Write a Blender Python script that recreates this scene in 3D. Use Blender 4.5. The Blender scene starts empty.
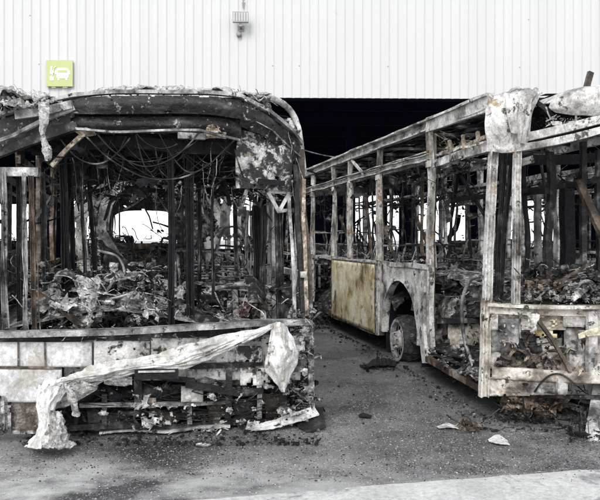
import bpy, math, random
from mathutils import Vector, noise, Matrix
S = bpy.context.scene
COL = S.collection
R = math.radians
rnd = random.Random(7)
F, CX, HY, CH = 750.0, 300.0, 239.0, 1.6
V = Vector

# ------------------------------------------------------------------ measuring helpers
def ground_h(y):
    if y < 5.1: return 0.0
    if y < 9.0: return (y-5.1)*0.045
    return 0.1755
def ray(px, py): return V(((px-CX)/F, 1.0, -(py-HY)/F))
def at(px, py, Y): return V((0, 0, CH)) + ray(px, py)*Y
def on_ground(px, py):
    Y = 5.0
    for _ in range(12): Y = (CH-ground_h(Y))*F/(py-HY)
    p = at(px, py, Y); p.z = ground_h(Y); return p

class Frame:
    """local frame of a vehicle: x right, y rearwards, z up"""
    def __init__(s, x, y, z, yaw, bulge):
        s.o = V((x, y, z)); s.yaw = yaw; s.m = Matrix.Rotation(yaw, 3, 'Z'); s.mi = s.m.inverted(); s.bulge = bulge
    def fv(s, u):
        return -s.bulge*max(0.0, 1-abs(u/1.275)**2.2)
    def front(s, px, py, dv=0.0):
        o = s.mi @ (V((0, 0, CH))-s.o); d = s.mi @ ray(px, py)
        v = 0.0
        for _ in range(14):
            t = (v+dv-o.y)/d.y; p = o+d*t; v = s.fv(max(-1.4, min(1.4, p.x)))
        return p
    def side(s, px, py, u=-1.275):
        o = s.mi @ (V((0, 0, CH))-s.o); d = s.mi @ ray(px, py)
        return o+d*((u-o.x)/d.x)
    def loc(s, w): return s.mi @ (V(w)-s.o)

# ------------------------------------------------------------------ mesh builder
def crspline(P, n):
    """Catmull-Rom through P, n samples"""
    P = [V(p) for p in P]
    if len(P) == 2: return [P[0].lerp(P[1], i/(n-1)) for i in range(n)]
    out = []
    m = len(P)-1
    for i in range(n):
        t = i/(n-1)*m; k = min(int(t), m-1); f = t-k
        p0 = P[k-1] if k > 0 else P[0]*2-P[1]
        p1, p2 = P[k], P[k+1]
        p3 = P[k+2] if k+2 <= m else P[m]*2-P[m-1]
        out.append(0.5*((2*p1)+(p2-p0)*f+(2*p0-5*p1+4*p2-p3)*f*f+(3*p1-p0-3*p2+p3)*f**3))
    return out

def resample(P, step):
    P = [V(p) for p in P]
    out = [P[0]]
    for a, b in zip(P, P[1:]):
        n = max(1, int((b-a).length/step))
        for i in range(1, n+1): out.append(a.lerp(b, i/n))
    return out

JS, JN = .85, 1.8
class MB:
    def __init__(s): s.v = []; s.f = []; s.sm = []
    def add(s, vs, fs, smooth=False):
        b = len(s.v); s.v += [tuple(p) for p in vs]
        for f in fs: s.f.append(tuple(i+b for i in f)); s.sm.append(smooth)
    def box(s, x0, x1, y0, y1, z0, z1):
        vs = [(x, y, z) for x in (x0, x1) for y in (y0, y1) for z in (z0, z1)]
        s.add(vs, [(0,1,3,2),(4,6,7,5),(0,4,5,1),(2,3,7,6),(0,2,6,4),(1,5,7,3)])
    def beam(s, P, w, h, up=(0,0,1), jit=0.004, step=0.12, prof=None):
        """rectangular bar along P: w across, h along up"""
        PR = {None: ((-1,-1),(1,-1),(1,1),(-1,1)),
              'U': ((-1,-1),(-.72,-1),(-.66,.1),(-.1,.1),(0,-.25),(.1,.1),(.66,.1),(.72,-1),(1,-1),(1,1),(-1,1)),
              'S': ((1,1),(1,.72),(-.1,.66),(-.1,.1),(.25,0),(-.1,-.1),(-.1,-.66),(1,-.72),(1,-1),(-1,-1),(-1,1)),
              'L': ((-1,1),(1,1),(1,-1),(-1,-1),(-1,-.72),(.1,-.66),(.1,-.1),(-.25,0),(.1,.1),(.1,.66),(-1,.72))}[prof]
        m = len(PR)
        P = resample(P, step); n = len(P); vs = []; k = rnd.random()*50
        upv = V(up).normalized()
        for i, p in enumerate(P):
            t = (P[min(i+1, n-1)]-P[max(i-1, 0)]).normalized()
            sd = t.cross(upv)
            if sd.length < 1e-3: sd = t.cross(V((0.3,1,0)))
            sd.normalize(); u2 = sd.cross(t).normalized()
            o = V((noise.noise(p*1.6+V((k,0,0))), noise.noise(p*1.6+V((0,k,0))), noise.noise(p*1.6+V((0,0,k)))))*jit*2.6
            for a, b in PR:
                j = V((rnd.uniform(-1,1), rnd.uniform(-1,1), rnd.uniform(-1,1)))*jit*0.22
                vs.append(p+o+sd*(a*w/2)+u2*(b*h/2)+j)
        fs = []
        for i in range(n-1):
            for a in range(m):
                b = (a+1) % m; fs.append((i*m+a, i*m+b, i*m+m+b, i*m+m+a))
        fs += [tuple(range(m-1,-1,-1)), tuple((n-1)*m+a for a in range(m))]
        s.add(vs, fs)
    def angle(s, P, w, h, th=0.006, up=(0,0,1), jit=0.004, step=0.12):
        """L-section: two thin plates"""
        s.beam(P, w, th, up, jit, step)
        upv = V(up).normalized(); P = [V(p) for p in P]
        t = (P[-1]-P[0]).normalized(); sd = t.cross(upv).normalized()
        s.beam([p+sd*(w/2)-upv*(h/2) for p in P], th, h, up, jit, step)
    def tube(s, P, r, seg=6, jit=0.0, step=0.06, taper=1.0, spl=0):
        P = crspline(P, spl) if spl else resample(P, step)
        n = len(P); vs = []; k = rnd.random()*90
        ref = V((0,0,1))
        for i, p in enumerate(P):
            t = (P[min(i+1, n-1)]-P[max(i-1, 0)])
            if t.length < 1e-6: t = V((0,0,1))
            t.normalize()
            if abs(t.dot(ref)) > 0.95: a = t.cross(V((1,0.2,0)))
            else: a = t.cross(ref)
            a.normalize(); b = t.cross(a)
            o = noise.noise_vector(p*4+V((k,k,0)))*jit
            rr = r*(1+(taper-1)*i/(n-1))*(1+0.12*noise.noise(p*30))
            for q in range(seg):
                an = 2*math.pi*q/seg
                vs.append(p+o+a*math.cos(an)*rr+b*math.sin(an)*rr)
        fs = []
        for i in range(n-1):
            for q in range(seg):
                q2 = (q+1) % seg; fs.append((i*seg+q, i*seg+q2, (i+1)*seg+q2, (i+1)*seg+q))
        fs += [tuple(range(seg-1,-1,-1)), tuple((n-1)*seg+q for q in range(seg))]
        s.add(vs, fs, seg > 4)
    def loft(s, rows, nu, nv, crumple=0.01, freq=6, th=0.004, tear=0.0, holes=0.0, smooth=False, fold=0.0, wr=None):
        """surface through a control grid; crumpled, with torn borders; a closed thin shell"""
        k = rnd.random()*70
        cr = [crspline(r, nu) for r in rows]
        G = [[None]*nu for _ in range(nv)]
        for j in range(nu):
            c = crspline([r[j] for r in cr], nv)
            for i in range(nv): G[i][j] = c[i]
        N = [[None]*nu for _ in range(nv)]
        for i in range(nv):
            for j in range(nu):
                a = G[min(i+1,nv-1)][j]-G[max(i-1,0)][j]; b = G[i][min(j+1,nu-1)]-G[i][max(j-1,0)]
                n = a.cross(b); N[i][j] = n.normalized() if n.length > 1e-9 else V((0,-1,0))
        for i in range(nv):
            for j in range(nu):
                p = G[i][j]; q = p*freq+V((k,0,k))
                d = noise.noise(q)*1.0+abs(noise.noise(q*2.3))*1.1+abs(noise.noise(q*5.1))*0.6+noise.noise(q*11)*.18
                if wr:
                    w_ = V((j/(nu-1)*wr[0]+.3*noise.noise(q*.3), i/(nv-1)*wr[1]+.5*noise.noise(q*.25+V((5,0,0))), k))
                    d = (1-3.0*abs(noise.noise(w_)))*.8+(.6-2.2*abs(noise.noise(w_*2.3+V((3,3,3)))))*.5+noise.noise(q*3)*.25
                if fold: d += fold*math.sin(8*p.x*freq/6+5*noise.noise(q*0.5))
                G[i][j] = p+N[i][j]*d*crumple
        vs = []; 
        for i in range(nv):
            for j in range(nu): vs.append(G[i][j])
        for i in range(nv):
            for j in range(nu): vs.append(G[i][j]-N[i][j]*th)
        M = nu*nv
        keep = [[True]*(nu-1) for _ in range(nv-1)]
        for i in range(nv-1):
            for j in range(nu-1):
                p = G[i][j]; e = min(i, nv-2-i, j, nu-2-j)
                w = noise.noise(p*14+V((k,k,k)))*0.5+0.5+noise.noise(p*35)*0.25
                if tear and e < 4 and w < tear*(1-e*0.22): keep[i][j] = False
                if holes and noise.noise(p*5+V((k,3,1)))*0.5+0.5+noise.noise(p*19)*0.2 < holes: keep[i][j] = False
        fs = []
        for i in range(nv-1):
            for j in range(nu-1):
                if not keep[i][j]: continue
                a, b, c, d = i*nu+j, i*nu+j+1, (i+1)*nu+j+1, (i+1)*nu+j
                fs.append((a,b,c,d)); fs.append((d+M,c+M,b+M,a+M))
                for (ii, jj, e0, e1) in ((i-1,j,a,b),(i+1,j,c,d),(i,j-1,d,a),(i,j+1,b,c)):
                    if not (0 <= ii < nv-1 and 0 <= jj < nu-1) or not keep[ii][jj]:
                        fs.append((e0, e0+M, e1+M, e1))
        s.add(vs, fs, smooth)
    def strip(s, P, w, axis, th=0.002):
        """bent thin strip"""
        n = len(P); vs = []
        for i, p in enumerate(P):
            ww = w*(0.6+0.5*rnd.random())
            vs += [p-axis*ww/2, p+axis*ww/2]
        s.add(vs, [(2*i,2*i+1,2*i+3,2*i+2) for i in range(n-1)])
    def blob(s, c, r, sq=(1,1,1), rough=0.35, lv=6):
        k = rnd.random()*40; vs = []; fs = []
        for i in range(lv+1):
            th = math.pi*i/lv
            for j in range(lv*2):
                ph = math.pi*j/lv
                d = V((math.sin(th)*math.cos(ph), math.sin(th)*math.sin(ph), math.cos(th)))
                rr = r*(1+rough*noise.noise(d*2.1+V((k,0,0)))*1.5+rough*0.5*noise.noise(d*6+V((0,k,0))))
                vs.append(V(c)+V((d.x*sq[0], d.y*sq[1], d.z*sq[2]))*rr)
        m = lv*2
        for i in range(lv):
            for j in range(m):
                fs.append((i*m+j, i*m+(j+1) % m, (i+1)*m+(j+1) % m, (i+1)*m+j))
        s.add(vs, fs)
    def junk(s, fn, n, size, kinds='swbffs'):
        """n burnt scraps at points given by fn(): s strips, w wires, b lumps, f crumpled foil"""
        size *= JS
        for _ in range(int(n*JN)):
            p = V(fn()); k = rnd.choice(kinds); sz = size*(0.25+rnd.random()**3*2.0)
            d = V((rnd.uniform(-1,1), rnd.uniform(-1,1), rnd.uniform(-0.7,0.7))).normalized()
            if k == 's':
                m = rnd.randint(2, 5); P = [p]; g = rnd.uniform(.1,.5)
                for _i in range(m):
                    d = (d+V((rnd.uniform(-1,1), rnd.uniform(-1,1), rnd.uniform(-1,1)))*g).normalized()
                    P.append(P[-1]+d*sz*1.3/m)
                ax = d.cross(V((rnd.random(), rnd.random(), 1))).normalized()
                s.strip(P, sz*rnd.uniform(0.05,0.22), ax)
            elif k == 'w':
                P = [p]; g = rnd.uniform(.1,.5)
                for _i in range(3):
                    d = (d+V((rnd.uniform(-1,1), rnd.uniform(-1,1), rnd.uniform(-1,1)))*g).normalized()
                    P.append(P[-1]+d*sz*0.45)
                s.tube(P, rnd.uniform(0.0015, 0.004), 4, spl=6)
            elif k == 'b':
                s.blob(p, sz*0.22, (1, rnd.uniform(0.5,1), rnd.uniform(0.4,0.9)), 0.8, 4)
            else:
                a = d.cross(V((0.1,0.3,1))).normalized(); b = d.cross(a)
                nu, nv = rnd.randint(3,5), rnd.randint(2,4); A2, B2 = sz*rnd.uniform(.25,.9)/nu, sz*rnd.uniform(.2,.5)/nv
                c = rnd.uniform(-1.5,1.5)
                vs = [p+a*(i*A2)+b*(j*B2)+d*(c*math.sin(i*1.1)*A2+rnd.uniform(-.5,.5)*B2)+a*rnd.uniform(-.4,.4)*A2+b*rnd.uniform(-.45,.45)*B2 for j in range(nv) for i in range(nu)]
                s.add(vs, [(j*nu+i,j*nu+i+1,(j+1)*nu+i+1,(j+1)*nu+i) for j in range(nv-1) for i in range(nu-1) if rnd.random() < .9])
    def coils(s, fn, n, size, r=.004):
        """bare wires and hoops, curled by the heat"""
        for _ in range(n):
            c = V(fn()); sz = size*rnd.uniform(.4,1.4); a0 = rnd.uniform(0,6.3); sp = rnd.uniform(1.2,5.5); P = []
            ax = V((rnd.uniform(-1,1),rnd.uniform(-1,1),rnd.uniform(-.6,.6))).normalized(); bx = ax.cross(V((rnd.random(),.4,1))).normalized(); dr = V((rnd.uniform(-1,1),rnd.uniform(-1,1),rnd.uniform(-.5,.5)))*sz*.6
            for i in range(9):
                t = i/8; P.append(c+ax*math.cos(a0+sp*t)*sz*.5+bx*math.sin(a0+sp*t)*sz*.5+dr*t+noise.noise_vector(c*7+V((t*3,0,0)))*sz*.15)
            s.tube(P, r*rnd.uniform(.6,1.6), 5, spl=24)
    def slabs(s, fn, n, size):
        """sagging collapsed panels, softly bent and ash coated"""
        for _ in range(n):
            c = V(fn()); sz = size*rnd.uniform(.6,1.4); w2 = sz*rnd.uniform(.35,.8); t = rnd.uniform(-.6,.6); an = rnd.uniform(0,6.3)
            a = V((math.cos(an),math.sin(an),t)).normalized(); b2_ = V((-math.sin(an),math.cos(an),rnd.uniform(-.6,.6))).normalized(); up = V((0,0,1))
            rows = [[c+a*(u*sz/2)+b2_*(v*w2/2)+up*(-.16*sz*u*u-.2*w2*v*v+rnd.uniform(-.05,.05)*sz) for u in (-1,-.4,.4,1)] for v in (-1,0,1)]
            s.loft(rows, max(12,int(sz*70)), max(10,int(w2*70)), .012, 6, .006, .35, .05, True, wr=(3,2))
    def crumple(s, fn, n, size, amp=.22):
        """torn, crushed sheets of larger size"""
        for _ in range(n):
            c = V(fn()); sz = size*rnd.uniform(.45,1.3)
            d = V((rnd.uniform(-.6,.6), rnd.uniform(-1,.1), rnd.uniform(.1,1))).normalized()
            a = d.cross(V((rnd.uniform(-.5,.5),.3,1))).normalized(); b2_ = d.cross(a); w2 = sz*rnd.uniform(.3,.7); bend = rnd.uniform(-.35,.35)*sz
            rows = [[c+a*(u*sz/2)+b2_*(v*w2/2)+d*(bend*(u*u-v*.5))+V((rnd.uniform(-1,1),rnd.uniform(-1,1),rnd.uniform(-1,1)))*sz*.16 for u in (-1,-.33,.33,1)] for v in (-1,0,1)]
            s.loft(rows, max(8,int(sz*60)), max(6,int(w2*60)), sz*amp*.30, 3.0/sz, .003, .50, .24, wr=(6,4))
    def heap(s, fn, nu, nv, amp, freq=7):
        """fn(a,b)->(point); a rough crust displaced upward by noise"""
        k = rnd.random()*40; vs = []
        for i in range(nv):
            for j in range(nu):
                p = V(fn(j/(nu-1), i/(nv-1))); q = p*freq+V((k,0,0))
                e = min(1, 5*min(j/(nu-1), 1-j/(nu-1), i/(nv-1), 1-i/(nv-1)))
                d = noise.noise(q)+abs(noise.noise(q*2.7))*0.8+abs(noise.noise(q*6.1))*0.5
                vs.append(p+V((0.4*noise.noise(q*3), 0.4*noise.noise(q*3.3+V((9,0,0))), d))*amp*e)
        s.add(vs, [(i*nu+j, i*nu+j+1, (i+1)*nu+j+1, (i+1)*nu+j) for i in range(nv-1) for j in range(nu-1)])
    def build(s, name, mat, parent=None):
        me = bpy.data.meshes.new(name); me.from_pydata(s.v, [], s.f); 
        me.polygons.foreach_set('use_smooth', s.sm); me.materials.append(mat); me.update()
        o = bpy.data.objects.new(name, me); COL.objects.link(o)
        if parent: o.parent = parent
        return o

def tag(o, label=None, cat=None, group=None, kind=None):
    if label: o['label'] = label
    if cat: o['category'] = cat
    if group: o['group'] = group
    if kind: o['kind'] = kind
    return o
def empty(name, loc, rz, label, cat, group=None):
    o = bpy.data.objects.new(name, None); COL.objects.link(o); o.empty_display_size = 0.2
    o.location = loc; o.rotation_euler = (0, 0, rz); return tag(o, label, cat, group)

# ------------------------------------------------------------------ materials
def mat(name, cols, scale=6.0, rough=0.75, metal=0.0, bump=0.3, bscale=40, stretch=(1,1,1), flakes=None, fscale=9, fthr=0.6, spec=0.3, detail=8, dist=0.0, flakes2=None, f2scale=4, f2thr=0.6, rvar=0.15, grime=0.0):
    m = bpy.data.materials.new(name); m.use_nodes = True; nt = m.node_tree; N = nt.nodes; L = nt.links
    b = N['Principled BSDF']; b.inputs['Metallic'].default_value = metal
    b.inputs['Specular IOR Level'].default_value = spec
    tc = N.new('ShaderNodeTexCoord'); mp = N.new('ShaderNodeMapping'); mp.inputs['Scale'].default_value = stretch
    L.new(tc.outputs['Object'], mp.inputs['Vector'])
    def nz(sc, det=detail, vec=None, d=0.0, ro=0.62):
        n = N.new('ShaderNodeTexNoise'); n.inputs['Scale'].default_value = sc; n.inputs['Detail'].default_value = det
        n.inputs['Roughness'].default_value = ro; n.inputs['Distortion'].default_value = d
        L.new(vec or mp.outputs['Vector'], n.inputs['Vector']); return n.outputs['Fac']
    n1 = nz(scale, d=dist)
    cr = N.new('ShaderNodeValToRGB'); L.new(n1, cr.inputs['Fac'])
    e = cr.color_ramp.elements
    while len(e) > len(cols): e.remove(e[-1])
    for i, (p, c) in enumerate(cols):
        if i >= len(e): e.new(p)
        e[i].position = p; e[i].color = (*c, 1)
    out = cr.outputs['Color']
    def layer(out, col, sc, thr, vec=None):
        f = nz(sc, 10, vec, 0.3, 0.7)
        r = N.new('ShaderNodeValToRGB'); r.color_ramp.elements[0].position = thr; r.color_ramp.elements[1].position = thr+0.05
        L.new(f, r.inputs['Fac'])
        mx = N.new('ShaderNodeMix'); mx.data_type = 'RGBA'
        L.new(r.outputs['Color'], mx.inputs['Factor']); L.new(out, mx.inputs['A']); mx.inputs['B'].default_value = (*col, 1)
        return mx.outputs['Result']
    if flakes: out = layer(out, flakes, fscale, fthr, tc.outputs['Object'])
    if flakes2: out = layer(out, flakes2, f2scale, f2thr, tc.outputs['Object'])
    if grime:
        ms = N.new('ShaderNodeMapping'); ms.inputs['Scale'].default_value = (1,1,.75); ms.inputs['Location'].default_value = (3,1,7)
        L.new(tc.outputs['Object'], ms.inputs['Vector'])
        for vec, sc, lo_, hi_, amt in ((ms.outputs['Vector'], 26, .38, .60, grime), (tc.outputs['Object'], 75, .36, .62, grime*.8)):
            g = N.new('ShaderNodeMapRange'); g.inputs['From Min'].default_value = lo_; g.inputs['From Max'].default_value = hi_
            g.inputs['To Min'].default_value = 1-amt; g.inputs['To Max'].default_value = 1+amt*.35; g.clamp = True
            L.new(nz(sc, 6, vec, .4, .7), g.inputs['Value'])
            mu = N.new('ShaderNodeVectorMath'); mu.operation = 'SCALE'; L.new(out, mu.inputs[0]); L.new(g.outputs['Result'], mu.inputs['Scale']); out = mu.outputs['Vector']
    L.new(out, b.inputs['Base Color'])
    n2 = nz(scale*2.3)
    mr = N.new('ShaderNodeMapRange'); mr.inputs['From Min'].default_value = 0.3; mr.inputs['From Max'].default_value = 0.7
    mr.inputs['To Min'].default_value = rough-rvar; mr.inputs['To Max'].default_value = min(1, rough+rvar)
    L.new(n2, mr.inputs['Value']); L.new(mr.outputs['Result'], b.inputs['Roughness'])
    if bump:
        bp = N.new('ShaderNodeBump'); bp.inputs['Strength'].default_value = bump; bp.inputs['Distance'].default_value = 0.02
        L.new(nz(bscale, 6, tc.outputs['Object']), bp.inputs['Height']); L.new(bp.outputs['Normal'], b.inputs['Normal'])
    return m
K = lambda v, r=1.0, g=1.0, b=1.0: (v*r, v*g, v*b)
M = {}
M['char'] = mat('charred_metal', [(0.36, K(.006,1,1,1.2)), (0.52, K(.018,1,1,1.1)), (0.61, K(.09,1,.98,.96)), (0.72, K(.36,1,.98,.95))], 6, 0.5, 0.1, 0.5, detail=12, flakes=(.22,.20,.175), fscale=13, fthr=.65, grime=.3)
M['char_deep'] = mat('soot_black', [(0.3, K(.004,1,1,1.5)), (0.58, K(.010,1,1,1.4)), (0.74, K(.06))], 9, 0.7, 0, 0.6, grime=.4)
M['char_rust'] = mat('charred_rusty_steel', [(0.35, (.016,.013,.011)), (0.48, (.06,.045,.034)), (0.58, (.17,.13,.10)), (0.69, K(.42,1,.94,.86))], 6, 0.6, 0.1, 0.5, detail=12, stretch=(1,1,.7), grime=.3)
M['pale'] = mat('ash_white_aluminium', [(0.33, K(.07,1,.95,.88)), (0.43, K(.30,1,.96,.9)), (0.52, K(.55,1,.985,.95)), (0.66, K(.72,1,.99,.97))], 3.2, 0.65, 0.0, 0.5, detail=12, flakes=(.075,.062,.05), fscale=8, fthr=0.575, flakes2=(.33,.26,.17), f2scale=3, f2thr=0.585, grime=.34)
M['pale_grimy'] = mat('grimy_pale_metal', [(0.32, K(.05)), (0.42, K(.22,1,.97,.93)), (0.5, K(.5,1,.98,.95)), (0.64, K(.76,1,.99,.96))], 4, 0.7, 0.0, 0.5, detail=12, flakes=(.04,.035,.03), fscale=7, fthr=0.565, flakes2=(.34,.28,.2), f2scale=3, f2thr=.62, grime=.25)
M['grey'] = mat('scorched_grey_metal', [(0.32, K(.035)), (0.45, K(.15)), (0.54, K(.34)), (0.68, K(.6))], 5, 0.5, 0.2, 0.4, detail=12, flakes=K(.02), fscale=9, fthr=0.57, grime=.3)
M['visor'] = mat('blistered_black_fascia', [(0.38, K(.008)), (0.55, K(.022)), (0.70, K(.12))], 5, 0.42, 0, 0.5, detail=12, stretch=(.5,1,1.6), flakes=K(.46,1,.98,.96), fscale=13, fthr=0.595, flakes2=K(.14), f2scale=26, f2thr=0.60, grime=.35)
M['mottle'] = mat('mottled_pale_fascia', [(0.3, K(.3)), (0.6, K(.56,1,.985,.95))], 6, 0.6, 0, 0.4, flakes=K(.025), fscale=7, fthr=0.475, flakes2=(.2,.17,.13), f2scale=17, f2thr=0.57, grime=.45)
M['ochre'] = mat('burnt_yellow_paint', [(0.34, (.13,.09,.05)), (0.42, (.42,.35,.20)), (0.50, (.60,.53,.33)), (0.58, (.73,.68,.49)), (0.68, (.76,.74,.64))], 2.6, 0.6, 0, 0.2, detail=13, flakes=(.13,.11,.085), fscale=3.2, fthr=0.56, flakes2=(.34,.24,.12), f2scale=2.2, f2thr=0.54, grime=.25)
M['cream'] = mat('scorched_cream_plastic', [(0.3, (.3,.27,.2)), (0.5, (.6,.56,.42)), (0.7, (.72,.70,.6))], 8, 0.6, 0, 0.3, flakes=(.07,.055,.04), fscale=14, fthr=0.62, grime=.3)
M['white_sheet'] = mat('melted_white_plastic', [(0.32, K(.26,1,.98,.94)), (0.44, K(.52,1,.99,.96)), (0.6, K(.72,1,1,.98))], 3, 0.5, 0, 0.5, bscale=30, detail=13, flakes=(.16,.14,.12), fscale=9, fthr=0.58, flakes2=(.40,.385,.35), f2scale=4, f2thr=0.54, grime=.25)
M['fibre'] = mat('frayed_glass_fibre', [(0.3, K(.16,1,.96,.9)), (0.46, K(.50,1,.97,.93)), (0.7, K(.80))], 15, 0.95, 0, 1.0, bscale=80, flakes=K(.05), fscale=20, fthr=0.59, grime=.5)
M['panel'] = mat('sooty_light_panel', [(0.32, K(.36)), (0.46, K(.54,1,1,1.01)), (0.62, K(.74,1,1,1.0))], 3, 0.5, 0, 0.2, detail=13, flakes=(.14,.12,.10), fscale=4, fthr=0.58, flakes2=(.42,.40,.37), f2scale=4, f2thr=0.53, grime=.25)
M['rustpanel'] = mat('rusty_brown_panel', [(0.3, K(.05)), (0.5, (.13,.105,.085)), (0.65, K(.3,1,.95,.9))], 10, 0.8, 0, 0.5, flakes=K(.45,1,.97,.93), fscale=22, fthr=0.60, grime=.6)
M['rust'] = mat('orange_rust', [(0.3, (.04,.035,.031)), (0.48, (.12,.09,.07)), (0.6, (.24,.19,.15)), (0.75, (.5,.46,.41))], 14, 0.9, 0, 0.7, flakes=K(.5), fscale=24, fthr=.62, grime=.5)
M['ash'] = mat('grey_ash', [(0.32, K(.03)), (0.46, K(.15,1,.98,.95)), (0.55, K(.42,1,.98,.95)), (0.66, K(.80,1,.99,.96))], 11, 0.95, 0, 0.9, bscale=90, detail=12, flakes=K(.010), fscale=12, fthr=0.53, grime=.5)
M['ash_light'] = mat('white_ash', [(0.3, K(.14)), (0.46, K(.42)), (0.68, K(.78))], 16, 0.95, 0, 0.8, flakes=K(.025), fscale=18, fthr=0.57, grime=.45)
M['ash_dark'] = mat('dark_ash', [(0.33, K(.006,1,1,1.1)), (0.50, K(.022)), (0.60, K(.10,1,.98,.96)), (0.70, K(.42,1,.98,.95))], 15, 0.95, 0, 0.9, bscale=90, grime=.5)
M['tan'] = mat('scorched_tan', [(0.3, (.07,.06,.05)), (0.48, (.30,.25,.19)), (0.65, (.58,.52,.43))], 16, 0.8, 0, 0.5, flakes=K(.05), fscale=20, fthr=.57, grime=.5)
M['redash'] = mat('reddish_ash', [(0.3, (.03,.02,.02)), (0.5, (.14,.09,.08)), (0.65, (.36,.29,.28))], 16, 0.9, 0, 0.5, grime=.4)
M['rubber'] = mat('burnt_rubber', [(0.3, K(.015)), (0.6, K(.06)), (0.75, K(.25))], 20, 0.85, 0, 0.8, grime=.4)
M['dark_navy'] = mat('navy_arch_liner', [(0.3, (.004,.005,.010)), (0.7, (.010,.011,.018))], 6, .9, 0, .3)  # near-black navy for the inside of the wheel arch
M['tanpale'] = mat('heat_tanned_metal', [(0.33, (.06,.05,.045)), (0.43, (.24,.21,.18)), (0.52, (.50,.465,.41)), (0.66, (.76,.74,.69))], 4, 0.7, 0.0, 0.5, detail=12, flakes=(.05,.042,.035), fscale=8, fthr=0.565, flakes2=(.33,.25,.16), f2scale=5, f2thr=.62, grime=.25)
M['pale_v'] = mat('streaked_ash_aluminium', [(0.34, K(.07,1,.94,.86)), (0.44, K(.27,1,.96,.9)), (0.53, K(.50,1,.98,.94)), (0.67, K(.68,1,.99,.96))], 4.5, 0.65, 0.0, 0.5, detail=12, stretch=(1.5,1.5,.5), flakes=(.06,.05,.04), fscale=9, fthr=0.57, flakes2=(.28,.20,.12), f2scale=4, f2thr=0.575, grime=.36)
M['rim'] = mat('ashen_wheel_rim', [(0.34, K(.08,1,.94,.88)), (0.46, K(.28,1,.97,.94)), (0.65, K(.55))], 12, 0.8, 0.0, 0.5, flakes=(.10,.075,.055), fscale=16, fthr=0.56, grime=.4)

# ------------------------------------------------------------------ cables, seats, common pieces
def cat_wire(mb, a, b, sag, r=0.004, n=12, jit=0.01):
    a, b = V(a), V(b); P = []
    for i in range(n):
        t = i/(n-1); p = a.lerp(b, t); p.z -= sag*4*t*(1-t)
        p += noise.noise_vector(p*5)*jit; P.append(p)
    mb.tube(P, r, 5, step=9)
def hang_wire(mb, p, ln, r=0.003):
    p = V(p); P = [p]; n = 8; d = V((rnd.uniform(-.3,.3), rnd.uniform(-.3,.3), -1))
    for i in range(n):
        d = (d+V((rnd.uniform(-.35,.35), rnd.uniform(-.35,.35), -0.25))).normalized()
        P.append(P[-1]+d*ln/n)
    mb.tube(P, r, 5, spl=18)

def seat_frame(root, x, y, z, face=1, m='char', w=0.86):
    b = MB(); r = 0.014; h = rnd.uniform(0.55, 0.66); ln = rnd.uniform(-.06,.06)
    f = face
    for s in (-1, 0.04):
        x0 = x+s*w/2+0.02; x1 = x0+w/2-0.04
        b.tube([(x0,y,z+.42),(x0+ln,y+.05*f,z+.42+h*.7),(x0+.05+ln,y+.08*f,z+.42+h),(x1-.05+ln,y+.08*f,z+.42+h),(x1+ln,y+.05*f,z+.42+h*.7),(x1,y,z+.42)], r, 6, jit=0.02, step=0.08)
        for q in range(3): b.tube([(x0+ln*q/3,y+.02*f*q,z+.52+q*.14),(x1+ln*q/3,y+.02*f*q,z+.52+q*.14)], .006, 4, jit=.02)
        b.beam([(x0,y,z+.42),(x0,y-.42*f,z+.44)], .025,.03, jit=.008); b.beam([(x1,y,z+.42),(x1,y-.42*f,z+.44)], .025,.03, jit=.008)
        b.tube([(x0,y-.42*f,z+.44),(x1,y-.42*f,z+.44)], r, 6, jit=.02)
        for q in range(4): b.tube([(x0,y-.08*f-q*.1*f,z+.43),(x1,y-.08*f-q*.1*f,z+.43)], .004, 4, jit=.03)
    for s in (-.35, .35):
        b.beam([(x+s*w,y-.1*f,z),(x+s*w,y-.12*f,z+.42)], .04,.04,(0,1,0), jit=.006)
    b.build('seat_frame', M[m], root)

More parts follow.
